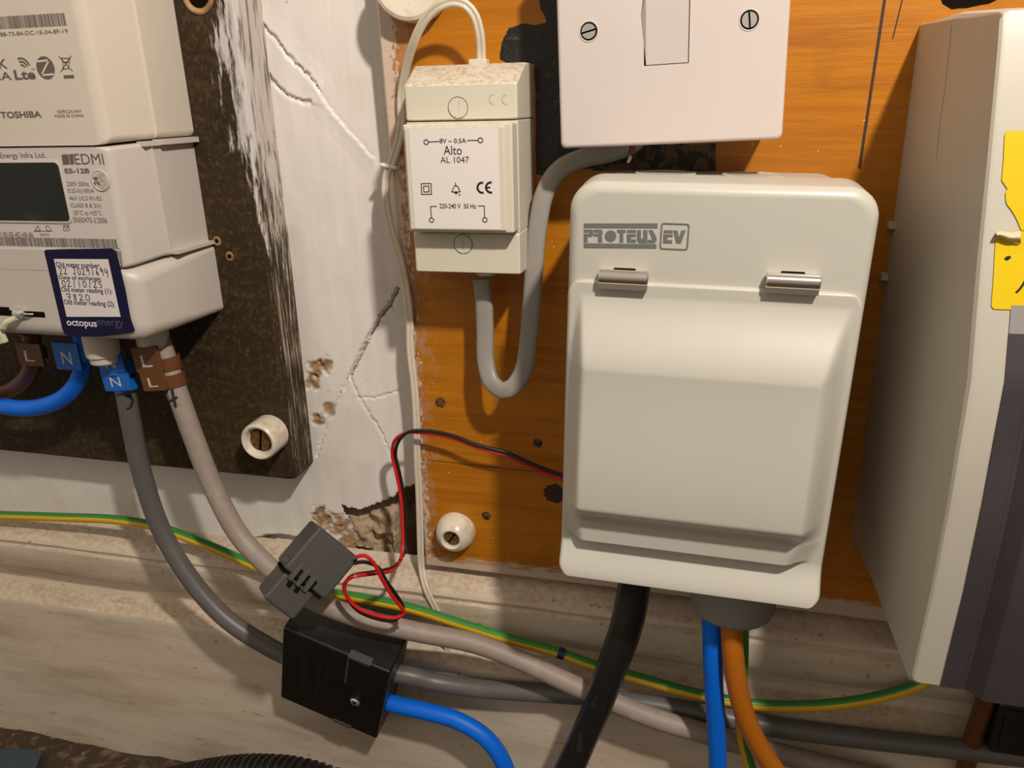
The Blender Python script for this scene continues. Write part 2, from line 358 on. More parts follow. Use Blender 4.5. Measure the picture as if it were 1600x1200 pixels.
CHIP = [(*WALL.px(494,578), 6.0), (*WALL.px(507,572), 5), (*WALL.px(487,600), 5), (*WALL.px(512,640), 4.5), (*WALL.px(497,655), 4.5), (*WALL.px(505,812), 8), (*WALL.px(530,824), 9), (*WALL.px(500,800), 5), (*WALL.px(545,850), 9)]
ss = lambda t: 0 if t <= 0 else 1 if t >= 1 else t*t*(3-2*t)
def wallmesh(x0, x1, z0, z1, st, detail):
    nx, nz = int(round((x1-x0)/st)), int(round((z1-z0)/st)); vs, at, fs = [], [], []
    for j in range(nz+1):
        for i in range(nx+1):
            x, z = x0+(x1-x0)*i/nx, z0+(z1-z0)*j/nz; w = 0.0
            edge = min(1, min(x-x0, x1-x, z-z0, z1-z)/6)
            rec = 5.5*ss(min((x+212)/52, 1)) if x < -100 else 5.5*ss((420-x)/400)
            h = edge*(mnoise.noise((x*.03, z*.012, 1))*.8 + mnoise.noise((x*.12, z*.03, 4))*.35)
            if detail:
                for pts, hw, dp, sd, up in CRK:
                    jx, jz = x+mnoise.noise((x*.4, z*.4, 9))*.9, z+mnoise.noise((x*.4, z*.4, 3))*.9
                    d, s_ = segd(jx, jz, pts)
                    if d < hw*2.2: k = max(0, 1-d/(hw*2.2)); h -= dp*k; w = w
                    elif d < 8 and s_ == sd: h += up*math.exp(-(d-hw)/3.2)
                for cx, cz, r in CHIP:
                    d = math.hypot(x-cx, z-cz)/r + mnoise.noise((x*.25, z*.25, 7))*.55
                    if d < 1: h -= 1.3*(1-d)**.5 - 1.2*mnoise.noise((x*.4, z*.4, 2)); w = max(w, min(1, (1-d)*2.2))
                if inpoly(x+mnoise.noise((x*.3, z*.3, 5))*1.3, z+mnoise.noise((x*.3, z*.3, 8))*1.3, HOLE): h = None
            vs.append((x, -((h if h is not None else 0)-rec), z, h is None)); at.append(w)
    g = G(); m = nx+1
    for j in range(nz):
        for i in range(nx):
            q = (j*m+i, j*m+i+1, (j+1)*m+i+1, (j+1)*m+i)
            if not all(vs[k][3] for k in q): fs.append(q)
    g.add([v[:3] for v in vs], fs)
    return g, at
A0, A1, Z0, Z1 = -262.0, -112.0, -258.0, 60.0
wall, wat = wallmesh(A0, A1, Z0, Z1, .8, True)
for (x0, x1, z0, z1) in ((-620, A0, Z0, Z1), (A1, 420, Z0, Z1), (-620, 420, Z1, 240)):
    g2, a2 = wallmesh(x0, x1, z0, z1, 20, False)
    wall.add(g2.v, g2.f); wat += a2
wo = wall.build('wall_back', m_plaster, base=(0, 0, -258), attr=wat, angle=60, wn_=False); wo['kind'] = 'structure'
# masonry seen through the broken plaster
g = G(); rows = []
for j in range(81):
    z = -278 + j*.9; row = []
    for i in range(116):
        x = -215 + i*.95
        h = -11 + 6.5*mnoise.fractal((x*.055, z*.055, 3.1), 1.0, 2.0, 4) - 26*ss((x-WALL.px(606, 830)[0])/4) - 14*ss((z-WALL.px(600, 818)[1])/7) + 2.5*mnoise.cell((x*.07, z*.09, 2.2))
        e = min(1, min(i, 115-i, j, 80-j)/5)
        row.append((x, 6.0*(1-e) + e*max(-h, 3.0), z))
    rows.append(row)
grid(g, rows)
ro = g.build('trim_1', m_rubble, base=(-150, 9, -258), angle=70); ro['kind'] = 'structure'
# skirting
PROF = [(-1,-252.0),(1,-255.2),(8,-257.0),(15,-259.8),(17.6,-262),(18.4,-264),(17.4,-266.5),(19.2,-268),(19.8,-273),(19,-281),(16.5,-287),(12.5,-291.5),(10,-295),(9.6,-299),(11,-302),(12.2,-302.6),(19,-305),(23.4,-307.5),(24,-309.5),(24,-312),(24,-330),(24,-360),(24,-395),(24,-432),(-1,-432)]
g = G(); rows = []
for i in range(0, 261):
    x = -620 + 4*i
    rows.append([(x, -(d + (mnoise.noise((x*.02, z*.05, 6))*.8+mnoise.noise((x*.11, z*.11, 2))*.35 if d > 2 else 0)), z + (mnoise.noise((x*.03, z, 1))*.7 if -310 < z < -250 else 0)) for d, z in PROF])
grid(g, rows)
so = g.build('baseboard_back', m_skirt, base=(0, -24, -432), angle=28); so['kind'] = 'structure'
# floor
g = G(); rows = []
for j in range(91):
    y = -20 - j*5
    rows.append([(-620+7*i, y, -425.5 + 3.2*mnoise.fractal((i*.23, j*.21, .5), 1, 2, 4) - .012*max(0, -y-30)*0) for i in range(149)])
grid(g, rows)
fo = g.build('floor', m_floor, base=(0, -24, -425), angle=60); fo['kind'] = 'structure'

# ================================================================== boards
x_l = -145.5
g = G(); OB = Fr((0, 0, 0))
oz = P(800, 901, BT)[2]
ol0 = P(578, 0, BT); ol1 = P(665, 884, BT)
out = []
for k in range(41):
    t = k/40; out.append((ol1[0]+(ol0[0]-ol1[0])*t + mnoise.noise((t*40, 0, 0))*.5, ol1[2]+(200-ol1[2])*t))
pts = [(x, z) for x, z in out] + [(400, 200), (400, oz-2)] + [(400-(400-ol1[0])*k/30, oz-2+(ol1[2]-oz+2)*k/30 + mnoise.noise((k*.7, 3, 0))*.6) for k in range(1, 30)]
n = len(pts)
cx, cz = 100, 0
vs = [OB.w(x, z, .0) for x, z in pts] + [OB.w(x, z, BT-1.2) for x, z in pts]
inn = []
for k in range(n):
    a, b, c_ = np.array(pts[k-1]), np.array(pts[k]), np.array(pts[(k+1) % n]); d = c_-a; d = d/np.linalg.norm(d); q = np.array((d[1], -d[0]))
    inn.append(b+q*1.2)
vs += [OB.w(x, z, BT) for x, z in inn]
fs = [tuple(range(2*n, 3*n))]
for l in (0, 1): fs += [(l*n+k, l*n+(k+1) % n, (l+1)*n+(k+1) % n, (l+1)*n+k) for k in range(n)]
g.add(vs, fs)
board = thing('backing_board', 'orange varnished wooden backing board with black tar patch and bare left edge', 'board', (ol1[0], 0, ol1[2]))
g.build('board_panel', m_orange, board)
def blob(g, px, c, h, jit=.6, seed=0, sub=5):
    L = [np.array(WALL.px(*q, c)) for q in px]; out = []
    for a, b in zip(L, L[1:]+L[:1]):
        for k in range(sub):
            p = a+(b-a)*k/sub; j = mnoise.noise_vector((p[0]*.35, p[1]*.35, seed)); out.append((p[0]+j[0]*jit, p[1]+j[1]*jit))
    return prism(g, WALL, out, c-.2, c+h)
g = G(); blob(g, [(781,92),(784,66),(796,44),(815,37),(838,40),(855,34),(846,16),(838,-20),(925,-20),(930,262),(880,268),(858,278),(838,272),(838,180),(836,100),(800,102)], BT, .25)
g.build('tar_patch', m_tar, board)
g = G(); blob(g, [(1466,-14),(1472,6),(1486,15),(1512,12),(1545,6),(1566,-2),(1566,-20)], BT, .15, .4); g.build('dark_notch', m_darkgap, board)
g = G(); blob(g, [(925,232),(1030,226),(1118,224),(1118,268),(925,266)], BT, .12, .7)
g.build('charred_patch', m_scorch, board)
g = G()
for a, b, w in (((1383,-5),(1343,262),1.15), ((1411,-5),(1395,60),.5), ((660,718),(880,742),.35)):
    g = G(); stroke(g, WALL, [WALL.px(*a, BT+.12), WALL.px(*b, BT+.12)], w, BT+.12); g.build('scored_line', m_pencil, board)
for (x, y, r, nm) in ((688, 629, 2.9, 'plugged_hole'), (866, 771, 5.6, 'drilled_hole'), (760, 806, 2.6, 'drilled_hole'), (840, 692, 2.6, 'drilled_hole')):
    g = G(); a, b = WALL.px(x, y, BT); pts = [(a+r*math.cos(t/24*2*math.pi)*(1+.12*math.sin(3*t)), b+r*math.sin(t/24*2*math.pi)*(1+.1*math.cos(5*t))) for t in range(24)]
    prism(g, WALL, pts, BT-.3, BT+.12); g.build(nm, m_pencil if r > 3 else m_scorch if r < 2.7 else m_brass, board)
# dark board
tl = math.radians(.65); dz = -187.0; dxr = -212.6
DB = Fr((dxr, 0, dz), (math.cos(tl), 0, -math.sin(tl)), (-math.sin(tl)*-.0, 0, 1))
DB = Fr((dxr-1.0, 0, dz-10.5), (1, 0, -.004), (.009, 0, 1))
dboard = thing('backing_board', 'dark brown tarred wooden backing board with white paint brushed down its right edge', 'board', DB.o)
g = G()
L = [(-330, 0, 0, 400, 4, 0), (-330, 0, 0, 400, 4, DT-3.5), (-329, -1, 1, 399, 4, DT-1.2), (-327.5, -2.6, 2.6, 397.5, 4, DT)]
loft(g, DB, L, n=6); g.build('board_panel', m_dark, dboard)
g = G(); a, b = DB.px(306, -8, DT); lathe(g, DB, [(8.2, DT-.5), (8.2, DT+.5), (7.4, DT+.9), (5.8, DT+.2), (5.2, DT-.4)], 36, a=a, b=b); lathe(g, DB, [(5.2, DT-.4), (5.2, DT+.15)], 30, mi=1, a=a, b=b)
g.build('countersunk_hole', [m_wood, m_darkgap], dboard)
for (x, y) in ((337, 376), (357, 400)):
    g = G(); a, b = DB.px(x, y, DT)
    lathe(g, DB, [(2.6, DT-.1), (2.0, DT+.25), (1.1, DT+.2)], 14, a=a, b=b); lathe(g, DB, [(1.1, DT), (1.1, DT+.3)], 12, mi=1, a=a, b=b)
    g.build('screw_hole', [m_wood, m_darkgap], dboard)

# ================================================================== ceramic stand-off insulators
def insulator(F, label, R, h, hole, sl, dome):
    o = thing('ceramic_insulator', label, 'insulator', F.o, 'white ceramic insulators screwed to the boards')
    if dome: pr = [(R, 0), (R, 2), (R*.97, h*.35), (R*.86, h*.65), (R*.68, h*.9), (hole*1.25, h), (hole*1.02, h-.8), (hole, h-4.6)]
    else: pr = [(R*.95, 0), (R, 1), (R, h*.82), (R*.965, h*.94), (R*.88, h), (R*.78, h-.4), (hole*1.1, h-1.8), (hole, h-4.6)]
    g = G(); lathe(g, F, pr, 48); g.build('body', m_ceramic, o)
    screw(F, 0, 0, h-(3.0 if dome else 4), hole*.97, sl, o, m_brass, m_darkgap, 'brass_screw', .9)
    return o
def at_head(x, y, d0, h): p = P(x, y, d0+h); return Fr((p[0], -d0, p[2]))
insulator(at_head(402, 692, DT, 15), 'white ceramic insulator with slotted brass screw on the dark board', 10.6, 15, 6.6, 80, False)
insulator(at_head(704, 844, BT, 11), 'domed white ceramic insulator at bottom of the orange board', 11.2, 11, 4.6, 55, True)
insulator(at_head(636, -34, BT, 11), 'dusty white ceramic insulator cut off at the top above the small transformer', 17, 11, 7, 30, False)

# ================================================================== communications hub and meter
MF = Fr((-309, -DT, 0))                      # c measured from the dark board
def barcode(g, F, c, a0, a1, b0, b1, seed):
    r = random.Random(seed); a = a0
    while a < a1:
        w = r.choice((.22, .22, .4, .62)); 
        flatr(g, F, a, b0, min(a+w, a1), b1, c); a += w + r.choice((.2, .22, .4))
hub = thing('communications_hub', 'cream smart meter communications hub on top of the electricity meter', 'communications hub', (-309, -DT, -11))
HF = 53.5
g = G(); loft(g, MF, [(-65, 65, -11.2, 150, 3, 0), (-65, 65, -11.2, 150, 3, 27), (-64.1, 64.1, -11.4, 150, 3, 27.3), (-60.5, 60.5, -12.2, 149, 3.4, HF-3.6), (-59.4, 59.4, -12.5, 148, 3, HF-1.6), (-57, 57, -12.6, 146, 2.2, HF-.4), (-54.5, 54.5, -12.7, 144, 2, HF)])
g.build('body', m_hub, hub, angle=24)
CH = HF+.15
g = G()
a0, b0 = MF.px(-60, 47, CH); a1, b1 = MF.px(100, 20, CH); _, b0 = MF.px(101, 40, CH); barcode(g, MF, CH, a0, a1, b0, b1, 3)
g.build('barcode', m_ink, hub)
g = G(); textpx(g, MF, '88-73-84-DC-1E-04-8F-19', (1, 57), (105, 45), CH); g.build('printed_text', m_ink, hub)
g = G(); textpx(g, MF, 'UK', (-16, 108), (9, 92), CH, bold=.01); textpx(g, MF, 'CA', (-13, 126), (16, 112), CH, bold=.01)
textpx(g, MF, 'Lte', (24, 125), (53, 108), CH, bold=.03); textpx(g, MF, 'TM', (49, 110), (54, 106.5), CH)
a, b = MF.px(35, 107, CH)
for r in (1.5, 2.8, 4.1): ring2(g, MF, a, b, r-.45, r+.25, CH, 15, 110, 14)
g.build('printed_mark', m_ink, hub)
g = G(); a, b = MF.px(71, 106, CH); disc2(g, MF, a, b, 4.5, CH); g.build('printed_mark', m_ink, hub)
g = G(); stroke(g, MF, [(a-3.2, b+2.6), (a+2.6, b+2.9), (a-2.7, b-2.8), (a+3.4, b-2.6)], .75, CH+.1); g.build('logo_cutout', m_hub, hub)
g = G()
for q in ([(92,88),(113,111)], [(111,87),(95,112)], [(95,91),(109,91)], [(97,92),(99,108),(107,107)], [(107,107),(109,92)], [(99,97),(107,97)]): stroke(g, MF, [MF.px(*k, CH) for k in q], .35, CH)
flat(g, MF, [(99,117.5),(115,117),(116,122),(100,122.5)], CH); g.build('printed_mark', m_ink, hub)
g = G(); textpx(g, MF, 'TOSHIBA', (2, 185), (63, 173), CH, bold=.025)
textpx(g, MF, '5509C2A1AAV', (90, 177), (127, 171), CH); textpx(g, MF, 'MADE IN CHINA', (86, 184), (130, 178), CH); g.build('printed_text', m_ink, hub)

meter = thing('electricity_meter', 'white digital electricity meter with black display on the dark board', 'electricity meter', (-309, -DT, -100))
MC = 54.5
zl = -64.0
g = G(); loft(g, MF, [(-63.8, 63.8, zl, -12.6, 1.5, 0), (-63.8, 63.8, zl, -12.6, 1.5, 31), (-64.6, 64.6, zl, -12.6, 1.5, 31.4), (-63.6, 63.6, zl, -12.7, 2, 34), (-60, 60, zl-1.5, -13.3, 2, MC-4), (-58.6, 58.6, zl-1.6, -13.5, 2, MC-1.6), (-56, 56, zl-1.8, -13.6, 1.6, MC-.3), (-54, 54, zl-2, -13.7, 1.4, MC)])
g.build('body', m_meter, meter, angle=40)
g = G(); box(g, MF, 61.5, 67.2, -14.0, -11.6, 0, 27); box(g, MF, 61, 65.6, -14.2, -12.1, 20, 37)
g.build('top_ledge', m_meter, meter)
g = G(); box(g, MF, 62, 67.4, zl+.2, zl+1.8, 0, 30); g.build('lower_ledge', m_meter, meter)
# label panel, display
CL = MC+.1
g = G(); flat(g, MF, [(-110,236),(158,233),(163,262),(176,330),(188,388),(-110,392)], CL); g.build('label', m_label, meter)
CL += .12
a0, b0 = MF.px(106, 346, CL); a1, b1 = MF.px(94, 254, CL); da0 = -31; da1 = (a0+a1)/2+.3
g = G(); loft(g, MF, [(da0-1, da1+1, b0-.9, b1+.9, 2.6, CL-.3), (da0-1, da1+1, b0-.9, b1+.9, 2.6, CL+.35), (da0-.2, da1+.2, b0-.1, b1+.1, 2.3, CL+.5), (da0, da1, b0, b1, 2.2, CL+.2)], cap1=False)
g.build('display_frame', m_meter, meter)
g = G(); loft(g, MF, [(da0, da1, b0, b1, 2.2, CL-.1), (da0, da1, b0, b1, 2.2, CL+.22)]); g.build('display', m_display, meter)
g = G(); textpx(g, MF, 'Horizon Energy Infra Ltd.', (-38, 250), (70, 238), CL); textpx(g, MF, 'EDMI', (118, 257), (160, 240), CL)
textpx(g, MF, 'ES-12B', (102, 271), (139, 263), CL, bold=.03)
for s_, bl, tr in (('230V 50Hz',(105,291),(138,284)), ('0.25-5(100)A',(107,303),(146,295)), ('4kV UC3 M1/E2',(109,313),(158,307)), ('CLASS B & 2(r)',(111,326),(157,318)), ('-20°C to +55°C',(114,336),(158,329)), ('EN50470-3:2006',(116,348),(166,340))): textpx(g, MF, s_, bl, tr, CL)
textpx(g, MF, '-4F-00-00-4D-4B-86', (-6, 370), (51, 363), CL); textpx(g, MF, 'PAYG', (63, 369), (76, 365), CL)
g.build('printed_text', m_ink, meter)
for q in ([(96,241.5),(107,241),(109,257),(98.5,257.5)], [(108,241),(114,240.5),(116,256.5),(110,257)]): flat(G(), MF, q, CL).build('printed_mark', m_ink, meter)
for q in ([(54,361),(59,353),(63,360),(54,361)], [(99,353),(107,352.5),(108,360),(99.5,360.5),(99,353),(104,357),(107,352.5)], [(53,361.5),(82,361)], [(181,393.5),(188.5,393),(191,415),(186,415.8)], [(183,397),(186.5,396.8),(188.5,411.5)]): stroke(G(), MF, [MF.px(*k, CL) for k in q], .3, CL).build('printed_mark', m_ink, meter)
a, b = MF.px(75, 357, CL); ring2(G(), MF, a, b, 1.0, 1.3, CL).build('printed_mark', m_ink, meter)
g = G(); a0, b1 = MF.px(-60, 371, CL); a1, b0 = MF.px(184, 388, CL); barcode(g, MF, CL, a0, a1, b0, b1+.6, 8); g.build('barcode', m_ink, meter)
a, b = MF.px(157, 282, CL); g = G(); lathe(g, MF, [(4.6, CL-.1), (4.6, CL+.25), (4.2, CL+.5), (3.9, CL+.25)], 36, a=a, b=b)
so_ = g.build('round_seal', m_meter, meter)
g = G(); textpx(g, MF, '24', (147, 290), (153, 276), CL+.4, rot=90, bold=.03); g.build('printed_text', m_ink, so_)
g = G(); textpx(g, MF, 'EDMI', (157, 295), (163, 272), CL+.4, rot=90); g.build('moulded_text', m_fadegrey, so_)
# terminal cover
g = G(); TC = MC+.6
zs = [(-65.6, 66.4, -99.5, zl-.3, 3, 0), (-65.6, 66.4, -99.5, zl-.3, 5, 20), (-62.5, 62.5, -100.8, zl-1.7, 8, TC-7), (-60.8, 60.8, -100.6, zl-2.0, 8, TC-4), (-58, 58, -99.0, zl-2.2, 7, TC-1.3), (-54.5, 54.5, -96.4, zl-2.4, 5.5, TC-.2), (-51.5, 51.5, -94, zl-2.6, 4, TC)]
loft(g, MF, zs, n=8); g.build('terminal_cover', m_meter, meter, angle=45)
g = G(); a0, b0 = MF.px(-120, 397, TC); a1, b1 = MF.px(95, 390, TC); 
rbox(g, MF, -56, a1, zl-4, b1, TC-3, TC-.05+.2, .8, .3); g.build('terminal_cover_tab', m_meter, meter)
g = G(); a0, b0 = MF.px(22, 494, TC+.1); a1, b1 = MF.px(69, 487.5, TC+.1); loft(g, MF, [(a0-16, a1, b0, b1, .5, TC-.1), (a0-16, a1, b0, b1, .5, TC+.1)])
a, b = MF.px(14, 480, TC+.1); flatr(g, MF, a-22, b-3.0, a, b, TC+.15); g.build('seal_slot', m_darkgap, meter)
KF = Fr((-309, -DT, 0), (1,0,0), (0,1,0), (0,0,-1))  # looking from below: b runs back into the wall
g = G(); p = P(160, 545, 60); lathe(g, Fr(p, (1,0,0), (0,1,0), (0,0,-1)), [(8.2, -9), (8.2, 0), (8.0, 3), (7.0, 3.2), (6.8, 6.5), (6.2, 7.2)], 36); g.build('cable_bush', m_meter, meter)
g = G(); p = P(240, 535, 48); lathe(g, Fr(p, (1,0,0), (0,1,0), (0,0,-1)), [(8, -9), (8, 0), (7.4, 2)], 36); g.build('cable_bush', m_meter, meter)
# handwritten sticker
HW = {'0':[[(.5+.42*math.cos(t*.524), .5+.5*math.sin(t*.524)) for t in range(13)]], '1':[[(.5,1),(.48,0)]], '2':[[(.05,.8),(.3,1),(.65,.95),(.75,.7),(.05,.02),(.95,.08)]],
 '3':[[(.1,.9),(.5,1),(.8,.8),(.4,.55),(.85,.3),(.5,0),(.1,.1)]], '4':[[(.2,1),(.1,.45),(.9,.5)],[(.8,.95),(.65,-.25)]], '5':[[(.95,1),(.25,.95),(.2,.6),(.65,.6),(.85,.3),(.5,0),(.1,.05)]],
 '6':[[(.65,1),(.2,.5),(.2,.15),(.5,0),(.8,.2),(.6,.45),(.2,.35)]], '7':[[(0,.95),(.9,1),(.5,-.05)],[(.25,.5),(.9,.52)]], '8':[[(.75,.9),(.3,.95),(.25,.7),(.75,.35),(.6,0),(.2,.05),(.2,.3),(.75,.75),(.75,.9)]],
 '9':[[(.8,.8),(.45,1),(.15,.8),(.35,.55),(.8,.75),(.75,0)]], 'J':[[(.1,1),(1,1)],[(.6,1),(.55,.2),(.3,0),(.05,.2)]], '/':[[(.75,1.15),(.3,-.15)]], ' ':[]}
stk = thing('meter_sticker', 'navy sticker with handwritten meter numbers stuck on the meter cover', 'sticker', MF.w(-27, -86, TC))
CS = TC+.35
g = G(); flat(g, MF, [(69,393),(72,390),(174,388),(181,392),(184,401),(196,452),(204,496),(211,517),(203,520),(186,523),(160,526),(110,526),(101,522),(97,512)], CS); g.build('sticker_backing', m_navy, stk)
g = G(); flat(g, MF, [(84,404.5),(169,405),(188.5,495),(104,495)], CS+.12); g.build('white_panel', m_paper, stk)
g = G()
for s_, bl, tr in (('Old meter number:',(88,417),(155,411)), ('Date of exchange:',(93,438),(157,432)), ('Old meter reading (1):',(97,458),(174,451)), ('Old meter reading (2):',(101,478),(178,471))): textpx(g, MF, s_, bl, tr, CS+.22, bold=.012)
g.build('printed_text', m_navyprint, stk)
g = G()
for s_, bl, tr in (('22 J0291694',(93,428.3),(169,419.6)), ('02/10/25',(97,447.5),(160,440)), ('7820',(104,468.5),(141,460.5))):
    a0, b0 = MF.px(*bl, CS+.22); a1, b1 = MF.px(*tr, CS+.22); w = (a1-a0)/len(s_)
    for i, ch in enumerate(s_):
        for l in HW[ch]: stroke(g, MF, [(a0+w*(i+.1+.72*x), b0+(b1-b0)*y) for x, y in l], .36, CS+.22)
g.build('handwriting', m_pen, stk)
g = G(); textpx(g, MF, 'octopus', (106, 512), (150, 501.5), CS+.15, bold=.015); g.build('printed_text', m_whiteprint, stk)
g = G(); textpx(g, MF, 'energy', (153, 512), (192, 502), CS+.15); g.build('printed_text', m_fadeprint, stk)
# wire seal
seal = thing('security_seal', 'clear plastic wire seal hanging from the slot in the meter cover', 'seal', MF.w(*MF.px(28, 490, TC), TC))
a, b = MF.px(30, 490, TC+1); SF = Fr(MF.w(a, b, TC+.2))
g = G(); lathe(g, SF, [(2.6, 0), (2.8, 1.2), (2.4, 2.8), (1.5, 3.6), (.6, 3.8)], 24); g.build('seal_head', m_steel, seal)
g = G(); tube(g, pxs([(26,496,80),(18,500,81),(10,504,82),(6,512,82)]), 1.5, 10); g.build('seal_stem', m_clear, seal)
g = G(); rbox(g, Fr(P(2, 522, 80), (.97,0,.24), (-.24,0,.97)), -2.4, 2.4, -4.5, 4.8, 0, 2.2, .8, .6); g.build('seal_flag', m_clear, seal)
g = G(); tube(g, pxs([(33,489,80),(42,491,79.5),(52,491,78)]), .5, 8); g.build('seal_wire', m_steel, seal)

# ================================================================== cables by the meter
TAUPE = pxs([(238,500,47),(254,545,47),(272,598,49),(302,682,51),(335,765,53),(375,838,56),(428,893,60),(476,930,60),(560,965,54),(650,987,47),(740,1005,41),(820,1035,40),(895,1070,42),(960,1098,43),(1030,1125,42.5),(1085,1141,42),(1160,1163,41),(1260,1188,37),(1400,1222,31)])
GREY = pxs([(178,540,55),(192,590,50),(205,660,48),(222,740,47),(252,828,48),(300,908,50),(355,968,51),(432,1017,50),(475,1036,48)])
GREY2 = pxs([(590,1048,42),(640,1056,39),(680,1066,35),(740,1075,32),(820,1081,31),(900,1086,30.5),(975,1095,30.5),(1090,1113,30.5),(1200,1134,30.5),(1300,1148,30.5),(1450,1165,30.5),(1640,1186,30.5)])
R1 = 5.3
g = G(); tube(g, TAUPE, R1); taupe_o = tag(g.build('meter_tail_cable', m_taupe), 'dusty taupe meter tail cable marked 4, running through the grey clamp', 'cable')
g = G(); tube(g, GREY, 5.2); grey_o = tag(g.build('meter_tail_cable', m_greycab), 'dark grey meter tail cable curving down from the meter into the black connector block', 'cable')
g = G(); tube(g, GREY2, 5.2); tag(g.build('meter_tail_cable', m_greycab), 'dark grey cable leaving the black connector block and running right along the skirting', 'cable')
def on_tube(px, py, path, r):
    C_ = catmull(path, 1.0); A = np.array(C_)
    for k in range(400):
        d = 85 - k*.2; q = P(px, py, d)
        if np.min(np.linalg.norm(A-q, axis=1)) <= r+.05: return q
    return None
def penmark(strokes, path, r, parent, base):
    g = G()
    for s_ in strokes:
        pts = []
        for (x0, y0), (x1, y1) in zip(s_, s_[1:]):
            for k in range(6):
                q = on_tube(x0+(x1-x0)*k/6, y0+(y1-y0)*k/6, path, r)
                if q is not None: pts.append(q)
        if len(pts) > 2: tube(g, pts, .75, 8, raw=True)
    o = g.build('pen_mark', m_pen, parent)
penmark([[(263,601),(257,632),(281,618)], [(268,605),(276,642)]], TAUPE, R1, taupe_o, None)
penmark([[(196,618),(203,618),(207,626),(204,636),(197,639)]], GREY, 5.2, grey_o, None)
# blue loop and brown tail, left
g = G(); tube(g, pxs([(128,520,52),(132,556,50),(125,590,48),(104,618,47),(70,634,47),(30,638,47),(-20,628,47),(-70,605,46)]), 4.6)
tag(g.build('meter_tail_cable', m_blue), 'blue meter tail cable looping under the meter to the left', 'cable')
g = G(); tube(g, pxs([(48,520,46),(52,552,45),(48,580,42),(30,602,38),(0,616,35),(-50,625,34)]), 4.6)
tag(g.build('meter_tail_cable', m_browndark), 'dark brown meter tail cable behind the blue loop under the meter', 'cable')
def marker(px0, px1, d, ch, m, label, cab, slant=0):
    a = P(px0[0], px1[1], d); b = P(px1[0], px0[1], d)
    o = thing('cable_marker', label, 'cable marker', a)
    t = math.radians(slant); F = Fr(a, (math.cos(t),0,math.sin(t)), (-math.sin(t),0,math.cos(t)))
    w, h = abs(b[0]-a[0]), abs(b[2]-a[2])
    g = G(); rbox(g, F, 0, w, 0, h, -1.6, 0, .9, .3); g.build('tag', m, o)
    g = G(); text(g, F, ch, w*.30, h*.22, w*.68, h*.68, .06); g.build('letter', m_label, o)
    q = P(*cab); q2 = P(cab[0]+3, cab[1]+12, cab[2]); ax = (q2-q)/np.linalg.norm(q2-q); u = np.cross(ax, (0,-1,0)); u /= np.linalg.norm(u); v = np.cross(ax, u)
    g = G(); lathe(g, Fr(q, u, v, ax), [(5.7, -3.4), (6.5, -3.2), (6.5, 3.2), (5.7, 3.4)], 28, cap=False); g.build('clip_ring', m, o)
marker((89,537),(119,577), 57, 'N', m_bluetag, 'blue N cable marker on the looping blue cable', (131,552,50))
marker((157,556),(191,583), 58, 'N', m_bluetag, 'upper blue N cable marker on the dark grey cable, just below the white bush', (187,572,51.5), 6)
marker((165,583),(200,612), 57, 'N', m_bluetag, 'lower blue N cable marker on the dark grey cable, above the pen mark', (195,598,50), 6)
marker((214,546),(248,583), 56, 'L', m_brown, 'upper brown L cable marker on the taupe cable, close under the meter', (262,566,48), 6)
marker((225,584),(256,612), 56, 'L', m_brown, 'lower brown L cable marker on the taupe cable, above the number 4', (270,592,49), 6)
marker((31,538),(61,571), 52, 'L', m_brown, 'brown L cable marker in shadow on the dark brown cable', (52,552,45))

# earth cable
EARTH = pxs([(-330,800,16),(-160,800,16),(0,805,16),(90,808,17),(180,812,19),(245,823,21),(320,850,22),(390,880,24),(450,905,25),(510,925,26),(560,934,27),(640,950,27),(720,975,27),(800,1000,28),(870,1019,28),(935,1042,29),(1000,1060,29),(1080,1082,29),(1180,1101,28),(1260,1103,28),(1330,1097,27),(1390,1085,26),(1440,1068,25),(1480,1040,24)])
spl = lambda k, n, t: 0 if (k+.5)/n < .5 else 1
g = G(); tube(g, EARTH, 2.9, 20, ref=(0,.55,.84), split=lambda k, n, t: 0 if math.sin(2*math.pi*(k+.5)/n) > .02 else 1)
eo = tag(g.build('earth_cable', [m_green, m_yel]), 'green and yellow striped earth cable running along the top of the skirting', 'cable')
g = G(); q = P(877, 1021, 28.3); ax = P(890, 1026, 28.4)-P(864, 1016, 28.2); ax /= np.linalg.norm(ax); u = np.cross(ax, (0,-1,0)); u /= np.linalg.norm(u)
lathe(g, Fr(q, u, np.cross(ax, u), ax), [(2.95, -1.9), (3.15, -1.9), (3.15, 1.9), (2.95, 1.9)], 24, cap=False); g.build('tape_band', m_bluetape, eo)

# ================================================================== connector block
tlp, trp, brp, blp = P(457,987,64), P(618,1057,64), P(581,1151,44), P(424,1084,44)
u = (trp-tlp)+(brp-blp); wdt = np.linalg.norm(u)/2; u /= np.linalg.norm(u)
v = (tlp-blp)+(trp-brp); hgt = np.linalg.norm(v)/2; v -= u*(v @ u); v /= np.linalg.norm(v); nrm = np.cross(u, v)
o_ = (tlp+trp+brp+blp)/4
BF = Fr(o_, u, v, nrm)
blk = thing('connector_block', 'black plastic connector block with one screw on the skirting', 'connector block', o_ - nrm*24)
hw, hh = wdt/2, hgt/2
g = G(); rbox(g, BF, -hw, hw, -hh, hh, -25, 0, 1.6, 1.3, n=4); g.build('body', m_blackpl, blk)
g = G(); a, b = BF.px(566, 1030, .3); a2, b2 = BF.px(538, 1146, .3)
rbox(g, BF, hw*.22, hw*.26, hh*.25, hh-.5, -.2, .25, .1, .05); rbox(g, BF, hw*.22, hw*.64, hh-2.2, hh+.15, -4, .45, .4, .2); g.build('lid_clip', m_clamp, blk); g = G()
rbox(g, BF, hw*.10, hw*.48, -hh-.15, -hh+2.4, -4, .45, .4, .2); g.build('lid_clip', m_clamp, blk)
